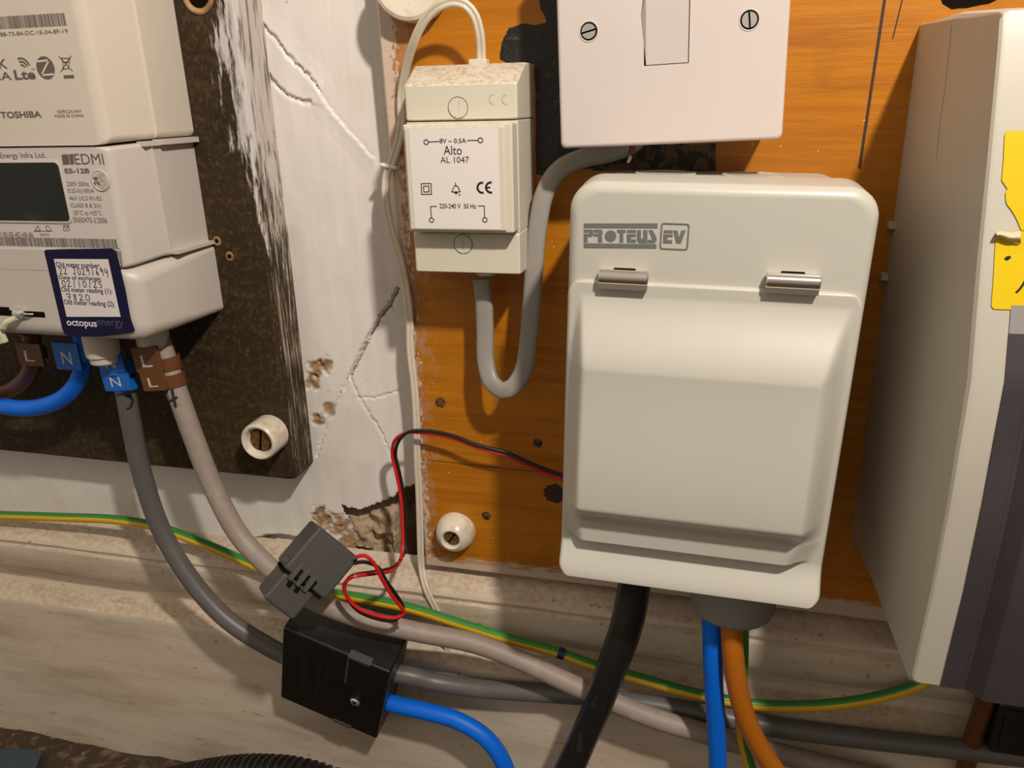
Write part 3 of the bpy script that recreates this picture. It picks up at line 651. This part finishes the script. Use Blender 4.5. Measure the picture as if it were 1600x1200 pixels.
g = G(); a, b = BF.px(556, 1094, 0); lathe(g, BF, [(4.4, -.3), (4.4, .9), (3.8, 1.2), (3.2, .5)], 28, a=a, b=b, cap=False); g.build('screw_boss', m_blackpl, blk)
g = G(); lathe(g, BF, [(3.0, -.2), (3.0, 1.2), (2.5, 1.9), (1.4, 2.0)], 24, a=a, b=b); lathe(g, BF, [(1.3, 2.0), (1.2, 2.06)], 6, mi=1, a=a, b=b); g.build('screw', [m_steel, m_darkgap], blk)
g = G(); 
for x0, y0, y1, w_ in ((-.62, -.55, .62, 3.4), (-.30, -.45, .45, 2.0), (-.14, -.35, .55, 1.6)):
    y = y0*hh
    while y < y1*hh: stroke(g, BF, [(x0*hw+random.uniform(-.3,.3), y), (x0*hw+w_, y+random.uniform(-.4,.4))], .28, .1); y += random.uniform(1.0, 1.9)
g.build('worn_embossing', m_ridge, blk)
g = G(); tube(g, pxs([(560,1078,42),(604,1097,42),(660,1110,42),(715,1126,42),(760,1154,43),(788,1195,44),(800,1250,45),(805,1310,46)]), 4.9)
tag(g.build('supply_cable', m_blue), 'bright blue cable leaving the black connector block and bending down', 'cable')

# ================================================================== current clamp
def PV(px, py, t): return CO + ray(px, py)*t
tz = (P(485, 880, 84)-CO) @ CF
PR = lambda px, py, r: CO + ray(px, py)/np.linalg.norm(ray(px, py))*r
tz = np.linalg.norm(P(485, 880, 82)-CO)
c0 = PR(500, 822, tz-1.0); c1 = PR(562, 873, tz+6.0); c2 = PR(414, 936, tz+1.5)
u = c1-c0; wdt = np.linalg.norm(u); u /= wdt; v = c0-c2; v -= u*(v @ u); v /= np.linalg.norm(v); nrm = np.cross(u, v)
CFm = Fr(c0, u, v, nrm)
clp = thing('current_clamp', 'grey clip-on current clamp around the taupe cable', 'current clamp', c0 - nrm*12)
hu = CFm.px(443, 887)[1]; W_ = wdt
g = G(); rbox(g, CFm, 0, W_, hu, 0, -24, 0, 1.6, 1.4, n=4); g.build('upper_shell', m_clamp, clp)
lo0 = CFm.px(455, 894)[1]; l2 = CFm.px(413, 936)[1]; la0, la1 = CFm.px(416, 932)[0], CFm.px(488, 924)[0]
g = G(); rbox(g, CFm, 2.0, W_-5.6, l2, hu-1.2, -24, -.8, 1.6, 1.4, n=4); g.build('lower_shell', m_clamp, clp)
g = G(); box(g, CFm, 1.0, W_-2, hu-1.6, hu+.4, -22, -1.8); g.build('hinge', m_darkgap, clp)
for k in range(3):
    a = 4.2+k*4.6
    g = G(); F2 = Fr(CFm.w(a, hu, 0), CFm.u, CFm.v, CFm.n)
    g.add([F2.w(*q) for q in ((0,7,-.1),(2.4,7,-.1),(2.4,7,.1),(0,7,.1),(0,-2.6,-.6),(2.4,-2.6,-.6),(2.4,-2.6,1.5),(0,-2.6,1.5),(0,1,1.5),(2.4,1,1.5))],
          [(0,1,2,3),(3,2,9,8),(8,9,6,7),(4,5,6,7),(0,1,5,4),(0,3,8,7,4),(1,2,9,6,5)]); box(g, CFm, a+2.5, a+4.1, hu-.2, hu+4.5, -.3, .12, 1)
    g.build('latch_tooth', [m_clamp, m_darkgap], clp)
for k in range(2):
    g = G(); a = 6.2+k*4.6; box(g, CFm, a, a+2.2, hu-5.4, hu-2.4, -1, .3); g.build('latch_catch', m_darkgap, clp)
g = G(); rbox(g, CFm, -2.2, .4, hu+1.5, hu+5, -12, -4, .6, .4); g.build('hinge_lug', m_clamp, clp)
# twin sensor wire
RW = [(556,870,72),(570,868,72),(584,880,71),(597,905,69),(612,930,67),(626,948,65),(632,958,64),(620,965,65),(590,962,67),(558,949,69),(540,928,70),(538,912,70),(550,902,69),(580,897,62),(608,893,52),(622,882,40),(629,860,30),(629,820,24),(626,775,20),(619,738,18),(613,710,17),(617,688,18),(635,676,19),(665,677,20),(705,684,21),(745,699,22),(790,712,21),(830,730,20),(868,745,19),(915,757,19)]
sw = thing('sensor_wire', 'thin red and black twin wire looping from the grey clamp into the white enclosure', 'wire', P(562, 868, 72))
rd = [P(x, y, d) for x, y, d in RW]
bk = [P(x+dx, y+dy, d+dd) for (x, y, d), (dx, dy, dd) in zip(RW, [(-2,10,-3),(0,10,-3),(6,6,-4),(6,2,-3),(8,1,-3),(4,0,-3),(-3,-2,-3),(-2,4,-2),(0,5,-2),(0,4,-2),(1,2,-3),(1,1,-3),(0,-2,-3),(0,-3,-3),(0,-4,-2),(1,-3,-2),(3,0,-2),(4,0,-2),(5,0,-1),(5,0,-.5),(5,1,0),(5,3,.6),(3,-1,1.2),(1,-4,1),(0,-4,1),(0,-4,1),(1,-5,1),(2,-5,1),(3,-5,1),(3,-5,1)])]
g = G(); tube(g, rd, .95, 10); g.build('red_core', m_red, sw)
g = G(); tube(g, bk, .95, 10); g.build('black_core', m_blackcab, sw)

# ================================================================== bell transformer
a0 = P(638, 260, 42)[0]; a1 = P(809, 185, 42)[0]
TF = Fr(((a0+a1)/2, -BT, 0)); hw = (a1-a0)/2
tr_ = thing('bell_transformer', 'small ivory plug-less bell transformer with white label on the orange board', 'transformer', (TF.o[0], -BT, -60))
zt = TF.px(700, 131, 32)[1]; zm = TF.px(700, 189, 32)[1]; zn = TF.px(700, 363, 32)[1]; zb = TF.px(720, 427, 32)[1]; ztb = TF.px(730, 101, 2)[1]
def capmesh(z0, z1, ch_top):
    g = G(); loft(g, TF, [(-hw-.4, hw, z0, z1+ch_top, .6, 0), (-hw-.4, hw, z0, z1+ch_top, .6, 15 if ch_top else 0.5), (-hw, hw, z0, z1+.5, .8, 30), (-hw+.3, hw-.3, z0+.15, z1, .8, 31.4), (-hw+1, hw-1, z0+.6, z1-.7, .7, 32)]); return g
capmesh(zm+.15, zt, ztb-zt-.5).build('upper_cap', m_trans, tr_)
capmesh(zb, zn-.15, 0).build('lower_cap', m_trans, tr_)
g = G(); rbox(g, TF, -hw-.1, hw-.2, zn+.12, zm-.12, 0, 31, .5, .6)
na0, na1 = TF.px(634, 280, 40)[0], TF.px(790, 280, 40)[0]; NB = TF.px(720, 364, 40)[1]; NT = TF.px(720, 192, 40)[1]
rbox(g, TF, na0, na1+3.2, NB+.1, NT-.2, 30, 40, 1.0, .9); rbox(g, TF, na0+1.0, na1, NB+1.2, NT-1.4, 39, 41, .8, .6); g.build('body', m_trans, tr_)
CT = 41.12
def c5(x, y): return (580+x*.3165, 80+y*.3165)
la0, lb0 = TF.px(*c5(222, 874), CT); la1, lb1 = TF.px(*c5(634, 380), CT); la0 = TF.px(*c5(200, 620), CT)[0]; la1 = TF.px(*c5(632, 620), CT)[0]
g = G(); loft(g, TF, [(la0, la1, lb0, lb1, .8, CT-.2), (la0, la1, lb0, lb1, .8, CT)]); g.build('label', M('white_label_card', (.76, .70, .66), .45), tr_)
CT += .1
g = G()
textpx(g, TF, '8V ~ 0.5A', c5(338, 455), c5(468, 430), CT, bold=.012); textpx(g, TF, 'Alto', c5(358, 512), c5(446, 466), CT); textpx(g, TF, 'AL 1047', c5(342, 552), c5(482, 520), CT)
textpx(g, TF, '220-240 V  50 Hz', c5(337, 776), c5(517, 753), CT, bold=.012); textpx(g, TF, 'F', c5(433, 717), c5(441, 704), CT)
for q in ([(285,448),(334,446)], [(475,441),(526,440)], [(322,766),(293,767),(297,822)], [(528,764),(558,764),(560,822)], [(247,654),(295,653),(298,706),(249,707),(247,654)], [(258,667),(284,666),(286,694),(260,695),(258,667)],
          [(398,695),(404,680),(410,667),(417,663),(427,668),(433,680),(439,694),(398,695)], [(417,663),(416,650)]): stroke(g, TF, [TF.px(*c5(*k), CT) for k in q], .38, CT)
for q in ((271,449),(539,440),(298,834),(561,833)): a, b = TF.px(*c5(*q), CT); ring2(g, TF, a, b, .75, 1.15, CT)
a, b = TF.px(*c5(419, 697), CT); ring2(g, TF, a, b, 0, .75, CT, 180, 360, 12)
for q in ((548,674),(590,673)):
    a, b = TF.px(*c5(*q), CT); ring2(g, TF, a, b, 1.6, 2.5, CT, 75, 285, 20)
    if q[0] > 560: flatr(g, TF, a-1.8, b-.35, a-.2, b+.35, CT)
g.build('printed_text', m_black_ink, tr_)
for (q, c_, an) in ((c5(428, 280), 32, 88), (c5(454, 953), 32, 88)):
    a, b = TF.px(*q, c_); g = G(); ring2(g, TF, a, b, 4.2, 4.42, c_+.06)
    g.build('screw_hole_ring', m_darkgap, tr_); screw(TF, a, b, c_-.12, 4.2, an, tr_, m_trans, m_trans, 'screw', .35)
g = G()
for q in (c5(605, 238), c5(668, 238)):
    a, b = TF.px(*q, 32); ring2(g, TF, a, b, 1.7, 2.0, 32.12, 75, 285, 16); ring2(g, TF, a, b, 1.9, 2.0, 32.12, 100, 260, 16)
g.build('moulded_mark', m_trans, tr_)
p = P(748, 100, 26); g = G(); rbox(g, Fr((p[0], -BT-12, p[2]), (1,0,0), (0,1,0), (0,0,1)), -5, 3, -3, 3, -2, 2.2, .8, .6); g.build('cable_entry', m_trans, tr_)
p = P(755, 432, 30); g = G(); lathe(g, Fr((p[0], -BT-14, zb+.5), (1,0,0), (0,1,0), (0,0,-1)), [(5.0, 0), (4.6, 2), (4.9, 4), (4.4, 4.6)], 24); g.build('cable_gland', m_trans, tr_)
ztop = p
# bell wire (flat twin, cream)
BW = pxs([(752,108,24),(752,88,24),(750,55,27),(742,25,29),(728,8,30),(706,3,30),(680,14,29),(662,34,27),(648,62,24),(635,105,18),(627,150,13.5),(627,200,12.5),(616,245,12),(604,275,12),(603,310,12),(612,360,12),(624,400,12),(633,440,12),(640,490,12),(641,545,12),(648,610,12),(651,665,12),(652,720,12),(655,780,12),(657,850,12.2),(659,890,13),(666,920,19.5),(682,955,20.5),(690,985,20),(700,1015,15.8),(712,1042,17)])
eight = [(1.0+1.05*math.cos(t), .95*math.sin(t)) for t in np.linspace(-2.4, 2.4, 12)] + [(-1.0-1.05*math.cos(t), -.95*math.sin(t)) for t in np.linspace(-2.4, 2.4, 12)]
g = G(); tube(g, BW, 1, prof=eight)
tag(g.build('bell_wire', m_wire), 'cream flat twin bell wire from the transformer top down the left of the orange board', 'wire')
g = G(); q = P(611, 259, BT); rbox(g, tilted((q[0], -BT, q[2]), -12), -4.2, 4.2, -.8, .8, 0, 4.2, .5, .5)
tag(g.build('cable_clip', m_whiteprint), 'tiny white clip holding the bell wire to the board', 'clip')
# grey flat cable
FC = pxs([(752,436,24),(756,470,25),(758,520,26),(759,565,28),(768,597,31),(785,610,33),(802,604,33),(818,578,32),(826,530,31),(831,470,30),(835,410,28),(841,350,26),(852,300,24),(875,265,21),(915,246,17),(950,239,16),(985,226,16),(1005,205,16),(1012,185,16)])
oval = [(4.3*math.copysign(abs(math.cos(t))**.8, math.cos(t)), 2.4*math.copysign(abs(math.sin(t))**.8, math.sin(t))) for t in np.linspace(0, 2*math.pi, 25)[:-1]]
g = G(); tube(g, FC, 1, prof=oval)
tag(g.build('flat_cable', m_flat), 'pale grey flat cable in a U loop between the transformer and the switch', 'cable')

# ================================================================== isolator switch
SCN = P(1046, 39, 46); SWF = tilted((SCN[0], -BT, SCN[2]), 1.8)
sw_ = thing('isolator_switch', 'square white isolator switch with two screws at the top of the orange board', 'switch', SWF.o)
g = G(); rbox(g, SWF, -40.5, 40.5, -40.2, 40.2, 0, 27.5, 3, .3); g.build('back_box', m_switch, sw_)
g = G(); rk = (-9.5, 8.4, -14.6, 14.6)
aL = SWF.px(1006, 70, 36)[0]; aR = SWF.px(1077, 70, 36)[0]; bB = SWF.px(1040, 101, 36)[1]; bT = -bB
pl = []
for k in range(5):
    t = k/4*math.pi/2; i_ = 1.5*(1-math.cos(t)); pl.append((-43+i_, 43-i_, -43+i_, 43-i_, 2.2, 34.5+1.5*math.sin(t)))
loft(g, SWF, [(-43, 43, -43, 43, 2.2, 27.5)] + pl + [(aL, aR, bB, bT, .4, 36), (aL+.3, aR-.3, bB+.3, bT-.3, .4, 29.2)], n=5); g.build('face_plate', m_switch, sw_)
g = G(); mb = 10.5; pr = [(bB+.25, 35.4), (bB+.3, 36.2), (mb-.5, 38.5), (mb+.5, 38.5), (bT-.3, 36.2), (bT-.25, 35.4), (bT-.25, 29), (bB+.25, 29)]
vs = [SWF.w(a, b, c) for a in (aL+.9, aR-.35) for b, c in pr]; n = len(pr)
g.add(vs, [tuple(range(n)), tuple(range(n, 2*n))] + [(k, (k+1) % n, n+(k+1) % n, n+k) for k in range(n)])
g.add([SWF.w(*q) for q in ((aL+.9, bB+.3, 36.2), (aL+.9, mb-.5, 38.5), (aL+.9, mb+.5, 38.5), (aL+.9, bT-.3, 36.2), (aL-1.1, 4.0, 36.1))], [(0,1,4),(1,2,4),(2,3,4),(3,0,4)])
g.build('rocker', m_switch, sw_)
for (x, y, an) in ((920, 49, 12), (1171, 31, 96)):
    a, b = SWF.px(x, y, 36); g = G(); ring2(g, SWF, a, b, 2.6, 3.5, 36.05); lathe(g, SWF, [(3.9, 36.0), (3.75, 36.25), (3.4, 36.2), (3.3, 36.02)], 32, mi=1, a=a, b=b, cap=False)
    g.build('screw_recess', [m_darkgap, m_switch], sw_); screw(SWF, a, b, 36.1, 2.9, an, sw_, m_steel, m_darkgap, 'screw', .5)
g = G(); tube(g, pxs([(990,222,32),(987,236,32),(984,243,32)]), 1.5, 10, rfun=lambda t: 1-.3*t)
st_ = g.build('wire_end', m_maroon); tag(st_, 'frayed maroon wire end poking out below the switch', 'wire')
g = G()
for k in range(5): tube(g, pxs([(985,240,32),(984+random.uniform(-3,3),247,32+random.uniform(-1,1)),(982+random.uniform(-3,3),254,32)]), .22, 6)
g.build('frayed_strand', m_wire, st_)

# ================================================================== EV enclosure
PF = tilted((2.3, -BT, -108.5), -1.3)
pe = thing('enclosure', 'white metal enclosure with hinged bulging lid on the orange board', 'enclosure', PF.w(0, -80, 0))
pa0, pb0 = PF.px(877, 889, 78); pa1, pb1 = PF.px(1364, 297, 78)
pa0 = -52.3; pa1 = 55.3; pb1 = PF.px(1100, 285, 76)[1]; pb0 = PF.px(1080, 916, 77)[1]
RC = 10.5
g = G(); loft(g, PF, [(pa0+2.5, pa1-2.5, pb0+2.5, pb1-2.5, RC, 0), (pa0+1.6, pa1-1.6, pb0+1.6, pb1-1.6, RC, 48)]); g.build('back_case', m_prot, pe)
g = G(); L = [(pa0+.5, pa1-.5, pb0+.5, pb1-.5, RC, 47.5), (pa0, pa1, pb0, pb1, RC, 49)]
for k in range(6):
    t = k/5*math.pi/2; i_ = 4.2*(1-math.cos(t)); L.append((pa0+.6+i_, pa1-.6-i_, pb0+.6+i_, pb1-.6-i_, RC-.5*i_, 71.8+4.2*math.sin(t)))
loft(g, PF, L, n=8); g.build('front_cover', m_prot, pe, angle=45)
# lid
c_pl = 77.6
lt = PF.px(1100, 447, c_pl)[1]; lb = pb0+1.4; l0, l1 = pa0+1.2, pa1-1.6
bt0 = PF.px(1100, 470, c_pl)[1]; bt1 = PF.px(1100, 595, 90)[1]; bb1 = PF.px(1100, 812, 90)[1]; bb2 = PF.px(1100, 834, 82)[1]; bb3 = PF.px(1090, 862, 82)[1]
def lidh(a, b):
    HB = 10.5 + 4.0*ss((bt1-b)/(bt1-bb1))
    if b > bt1: hz = ss((bt0-b)/(bt0-bt1))*.55 + .45*min(1, max(0, (bt0-b)/(bt0-bt1))); hz = hz*HB
    elif b > bb1: hz = HB
    elif b > bb2: hz = HB - (HB-6.5)*ss((bb1-b)/(bb1-bb2))
    elif b > bb3: hz = 6.5
    else: hz = 6.5*(1-ss((bb3-b)/1.6))
    flare = 7.0*ss((bb3-1-b)/(bb3-1-lb)) if b < bb3-1 else 0
    spread = min(1, max(0, (bt0-b)/(bt0-bt1)))
    e0 = l0 + 4.6 - 3.6*spread; e1 = l1 - 3.4 + 1.6*spread
    if b < bb2: e1 -= 3.0*min(1, (bb2-b)/(bb2-bb3)); e0 += 1.5*min(1, (bb2-b)/(bb2-bb3))
    w0 = .8 + 6.5*spread; w1 = .8 + 9.5*spread
    hx = min(ss((a-e0)/w0)*.4+.6*min(1, max(0, (a-e0)/w0)), ss((e1-a)/w1)*.4+.6*min(1, max(0, (e1-a)/w1)))
    return c_pl + hz*hx + flare
g = G(); NX, NZ = 120, 190; rows = []
Rl = 6.0
for j in range(NZ+1):
    b = lt+(lb-lt)*j/NZ; row = []
    dt, dbm = max(0, Rl-(lt-b)), max(0, Rl-(b-lb))
    ins = Rl-math.sqrt(max(0, Rl*Rl-max(dt, dbm)**2))
    A, B = l0+ins, l1-ins
    for i in range(NX+1):
        a = A+(B-A)*i/NX; e = min(a-A, B-a, lt-b, b-lb); c = lidh(a, b)
        if e < .9: c -= .9-math.sqrt(max(0, .81-(.9-e)**2))
        row.append(PF.w(a, b, c))
    rows.append(row)
grid(g, rows)
m_ = NX+1; per = [k for k in range(m_)] + [j*m_+NX for j in range(1, NZ+1)] + [NZ*m_+k for k in range(NX-1, -1, -1)] + [j*m_ for j in range(NZ-1, 0, -1)]
k0 = len(g.v); g.v += [g.v[k] - PF.n*2.6 for k in per]; npz = len(per)
g.f += [(per[k], per[(k+1) % npz], k0+(k+1) % npz, k0+k) for k in range(npz)]; g.m += [0]*npz
lid = g.build('lid', m_prot, pe, angle=55)
for (x0, x1, y) in ((936, 1013, 435), (1197, 1282, 441)):
    a0, b = PF.px(x0, y-2, 79.5); a1, _ = PF.px(x1, y, 79.5)
    HFm = Fr(PF.w(a0, b, 78.8), PF.v, PF.n, PF.u)
    g = G(); lathe(g, HFm, [(2.7, 0), (2.9, .3), (2.9, a1-a0-.3), (2.7, a1-a0)], 24); 
    hg = g.build('hinge', m_chrome, pe)
    g = G(); box(g, PF, a0+.3, a1-.2, b-4.0, b-2.0, 77.4, 80.6); g.build('hinge_leaf', m_chrome, hg)
    g = G(); rbox(g, PF, a0+5, a1-5, b+2.2, b+3.1, 75.5, 76.4, .3, .1); g.build('hinge_slot', m_darkgap, hg)
# logo
CP = 76.18
def lg(x, y): return (900+x/8, 330+y/8)
g = G()
for poly in ([(97,152),(1020,152),(1018,212),(97,208)], [(97,400),(1006,410),(1004,466),(97,458)],
  [(97,228),(195,228),(212,245),(212,300),(195,318),(145,318),(145,388),(97,388),(97,280),(170,280),(170,264),(97,264)],
  [(218,228),(312,228),(332,245),(332,292),(316,306),(328,330),(328,388),(275,388),(275,312),(218,312),(218,280),(288,280),(288,264),(218,264)],
  [(515,230),(622,232),(622,268),(590,268),(590,390),(545,390),(545,268),(515,268)], [(638,232),(750,233),(750,268),(638,268)], [(636,284),(750,284),(750,320),(685,320),(685,350),(750,350),(750,391),(636,390)],
  [(764,234),(812,234),(812,345),(840,345),(840,234),(893,234),(893,398),(790,397),(764,372)], [(905,236),(958,236),(1006,330),(1006,366),(985,396),(900,396),(900,358),(946,358),(950,338)],
  [(1098,238),(1208,238),(1208,272),(1098,272)], [(1092,288),(1208,288),(1208,322),(1142,322),(1142,362),(1202,362),(1200,402),(1090,400)],
  [(1215,240),(1268,240),(1290,326),(1318,240),(1372,240),(1312,404),(1255,402)]): flat(g, PF, [lg(*q) for q in poly], CP)
a, b = PF.px(*lg(432, 311), CP); disc2(g, PF, a, b, 2.1, CP)
fa0, fb0 = PF.px(*lg(1042, 478), CP); fa1, fb1 = PF.px(*lg(1424, 156), CP)
o1, o2 = rloop(fa0, fa1, fb0, fb1, 1.1), rloop(fa0+.55, fa1-.55, fb0+.55, fb1-.55, .7); nn = len(o1)
g.add([PF.w(x, y, CP) for x, y in o1+o2], [(k, (k+1) % nn, nn+(k+1) % nn, nn+k) for k in range(nn)])
g.build('printed_logo', m_greylogo, pe)
# knock-outs on top, gland below
TOPF = Fr(PF.w(0, pb1-1.6, 0), PF.u, PF.n, PF.v)
for a, r in ((-20, 12.5), (15, 12.5)):
    g = G(); lathe(g, TOPF, [(r, -1.0), (r, .2), (r-.7, .5), (r-1.2, .1)], 40, a=a, b=26); g.build('knockout_blank', m_prot, pe)
GP = P(1143, 950, 58); GFm = Fr((GP[0], -58, PF.w(0, pb0+2.4, 0)[2]-1.0), (1,0,0), (0,1,0), (0,0,-1))
GH = GFm.o[2]-P(1143, 988, 76)[2]; 
g = G(); vs = []; prof = [(15.5, -2), (17.6, 0), (18.6, 1.5), (18.6, GH-3), (17.6, GH-1), (14, GH), (9, GH+.2)]; seg = 96
for r, c in prof:
    for k in range(seg): t = 2*math.pi*k/seg; q = r + (.28 if k % 2 and 15.6 < r and c > 1 else 0); vs.append(GFm.w(q*math.cos(t), q*math.sin(t), c))
fs = [(i*seg+k, i*seg+(k+1) % seg, (i+1)*seg+(k+1) % seg, (i+1)*seg+k) for i in range(len(prof)-1) for k in range(seg)] + [tuple(range(seg)), tuple(range((len(prof)-1)*seg, len(prof)*seg))]
g.add(vs, fs); g.build('cable_gland', m_gland, pe, angle=60)
# cables below the enclosure
g = G(); tube(g, pxs([(993,880,52),(990,920,52),(978,980,55),(957,1040,57),(935,1100,58),(908,1160,58),(884,1215,58),(860,1280,58)]), 7.6, 22, rfun=lambda t: 1.0+.05*math.sin(t*9))
tag(g.build('supply_cable', m_blackcab), 'thick shiny black cable coming out of the bottom of the enclosure', 'cable')
g = G(); tube(g, pxs([(1112,925,60),(1113,1010,63),(1115,1070,62),(1119,1130,60),(1122,1200,58),(1124,1290,56)]), 4.5)
tag(g.build('core_cable', m_blue), 'blue cable hanging straight down from the gland under the enclosure', 'cable')
g = G(); tube(g, pxs([(1143,925,64),(1144,1005,68),(1150,1060,68),(1163,1115,66),(1184,1162,63),(1212,1205,60),(1260,1265,56)]), 4.9)
tag(g.build('core_cable', m_browncab), 'orange-brown cable curving right from the gland under the enclosure', 'cable')
g = G(); tube(g, pxs([(1160,930,54),(1160,1020,54),(1158,1090,52),(1159,1145,50),(1168,1185,50),(1186,1240,50)]), 2.9, 20, split=lambda k, n, t: 0 if math.cos(2*math.pi*(k+.5)/n) < -.1 else 1)
tag(g.build('earth_cable', [m_green, m_yel]), 'yellow and green earth cable hanging behind the orange-brown cable', 'cable')

# ================================================================== consumer unit
CX = 78.5
CP_ = [(10,25.3),(60,25.5),(100,22.5),(104.5,21.5),(107,14),(114,-14),(121,-43.8),(131,-80),(132,-120),(131,-152),(127,-193),(123,-196.5),(60,-199),(10,-203.5)]
cu = thing('consumer_unit', 'large beige consumer unit with charcoal cover at the right of the boards', 'consumer unit', (CX+100, -BT, -100))
cen = np.mean(np.array(CP_), 0)
g = G(); n = len(CP_); vs = []
for x, k in ((CX, 2.2), (CX+.7, .8), (CX+2.4, 0), (CX+260, 0)):
    for d, z in CP_:
        q = np.array((d, z)); dv = q-cen; q2 = q - dv/np.linalg.norm(dv)*k*(1 if d > 11 else 0)
        vs.append((x + (20-z)*.011, -q2[0], q2[1]))
fs = [tuple(range(n)), tuple(range(3*n, 4*n))] + [(i*n+k, i*n+(k+1) % n, (i+1)*n+(k+1) % n, (i+1)*n+k) for i in range(3) for k in range(n)]
g.add(vs, fs); g.build('body', m_cu, cu, angle=28)
def cuside(px, py):                           # point on the unit's left face
    v = ray(px, py); t = (CX-.05 - CO[0])/v[0]
    q = CO+v*t; return np.array((CX-.05 + (20-q[2])*.011, q[1], q[2]))
g = G(); pts = [cuside(1487, 40), cuside(1478, 120), cuside(1468, 190), cuside(1461, 250)]
tube(g, pts, .13, 6); g.build('seam', m_gland, cu)
for (z0, z1, dd) in ((-53, -50.5, 14), (-75, -72.5, 14)):
    g = G(); box(g, Fr((CX-1.8, -BT, 0)), 0, 2.6, z0, z1, 0, 5.5); g.build('side_lug', m_cu, cu)
# charcoal cover following the front profile
def front_d(z):
    F_ = CP_[3:11]
    for (d0, z0), (d1, z1) in zip(F_, F_[1:]):
        if z1 <= z <= z0: return d0+(d1-d0)*(z0-z)/(z0-z1)
    return F_[-1][0]
g = G(); rows = []
X0 = CX+9.2
cols = [(0,-1.5),(0,.7),(6.0,.7),(6.4,.3),(7.6,.3),(8.0,.8),(11.5,4.6),(13,5.2),(240,5.2)]
for z in [-66,-66.01,-76,-80,-84,-84.5,-90,-95,-100,-120,-136,-150,-160,-170,-180,-193,-193.5]:
    k = 0 if z > -84.2 else min(1, (-84.2-z)/10)
    if z < -193.2: k = 0.2
    rows.append([(X0+x+(20-z)*.011, -(front_d(max(z, -193))+ (c if c < .6 else .5+(c-.5)*k) - (1.5 if z in (-66, -193.5) else 0)), z) for x, c in cols])
grid(g, rows); g.build('hinged_cover', m_smoke, cu, angle=25)
g = G(); rows = []
for z in (-58, -58.01, -65.9, -66): rows.append([(X0+x+(20-z)*.011, -(front_d(z) + (.4 if z in (-58.01, -65.9) else -1)), z) for x in (0, 240)])
grid(g, rows); g.build('shade_strip', m_gland, cu)  # flat grey strip: shade of the white recess above the cover, put in as colour
# warning sticker on the front
def cufront(px, py, off=.35):
    lo_, hi_ = 90.0, 150.0
    for _ in range(40):
        mid = (lo_+hi_)/2; q = P(px, py, mid)
        if mid > front_d(q[2])+off: hi_ = mid
        else: lo_ = mid
    return P(px, py, lo_)
ys = thing('warning_sticker', 'torn yellow warning sticker on the front of the consumer unit', 'sticker', cufront(1580, 300))
def cusheet(name, left, y0, y1, m, off, xr=1760):
    g = G(); rows = []
    for k in range(25):
        y = y0+(y1-y0)*k/24; xl = np.interp(y, [q[1] for q in left], [q[0] for q in left]); rows.append([cufront(xl+(xr-xl)*i/12, y + (i/12)*(xr-xl)*.03, off) for i in range(13)])
    grid(g, rows); return g.build(name, m, ys)
cusheet('upper_piece', [(1573,204),(1570,208),(1568,250),(1565,286),(1576,292),(1571,300),(1572,318),(1582,330),(1590,345),(1596,360)], 204, 360, m_yellow, .35)
cusheet('lower_piece', [(1596,360),(1557,366),(1555,385),(1552,440),(1549,478),(1553,482)], 361, 483, m_yellow, .35)
g = G(); rows = []
for k in range(9):
    t = k/8; rows.append([cufront(1557+38*i/8, 362+20*t*(.5+.5*i/8) - 4*math.sin(i)*.3, .5+2.2*math.sin(t*math.pi)) for i in range(9)])
grid(g, rows); g.build('torn_curl', m_kraft, ys)
g = G(); tube(g, [cufront(x, y, .4) for x, y in ((1588,457),(1594,451),(1600,442),(1606,430))], .35, 6); tube(g, [cufront(x, y, .4) for x, y in ((1571,402),(1574,404),(1578,401))], .5, 6); g.build('printed_mark', m_black_ink, ys)

# ================================================================== small things at the bottom
g = G(); tube(g, pxs([(1548,1050,34),(1542,1085,33),(1531,1120,31),(1520,1155,30),(1510,1195,30),(1500,1250,30)]), 4.2)
tag(g.build('brown_cable', m_browndark), 'short dark brown cable dropping from under the consumer unit', 'cable')
jb = thing('junction_box', 'small black box low on the skirting under the consumer unit', 'box', P(1590, 1150, 24))
q0, q1 = P(1544, 1176, 38), P(1660, 1118, 38)
g = G(); rbox(g, Fr((0, -23.5, 0)), q0[0], q1[0], q0[2], q1[2]+2, 0, 14.5, 2, 1.5); g.build('body', m_blackcab, jb)
g = G(); rbox(g, Fr((0, -23.5, 0)), q0[0]+3, q1[0]-3, q0[2]+3, q1[2]-1, 14, 15.3, 2, .5); g.build('cover', m_blackpl, jb)
# corrugated conduit
CPTS = catmull(pxs([(120,1330,75),(190,1262,75),(250,1236,75),(320,1219,75),(395,1212,75),(470,1219,75),(540,1244,75),(600,1285,75),(650,1340,75)]), .8)
g = G(); tube(g, CPTS, 11.2, 26, raw=True, rfun=None)
n_ = 26; tot = len(CPTS)
for i in range(tot):
    k_ = 1 + .055*math.copysign(abs(math.sin(i*.8*math.pi/4.2))**.6, math.sin(i*2*.8*math.pi/4.2))
    for k in range(n_): g.v[i*n_+k] = CPTS[i] + (g.v[i*n_+k]-CPTS[i])*k_
tag(g.build('corrugated_conduit', m_blackcab, angle=50), 'black corrugated conduit arching over the floor in front of the skirting', 'conduit')
def PZ(px, py, z):
    v = ray(px, py); return CO + v*((z-CO[2])/v[2])
g = G(); rows = []
for j in range(7):
    row = []
    for i in range(9):
        t = i/8; top = 1191 - 21*math.sin(min(1, t*1.25)*1.5) ; q = PZ(-70+136*t - 3*j, top + j*9, -419.5); row.append((q[0], q[1], -419.0+1.6*math.sin(i*.6)+j*.3))
    rows.append(row)
grid(g, rows); g.add([q-np.array((0,0,1.6)) for q in g.v], [tuple(reversed(f)) for f in g.f])
sp = g.build('plastic_offcut', m_scrap); tag(sp, 'blue-grey plastic offcut lying on the dirt floor', 'offcut')
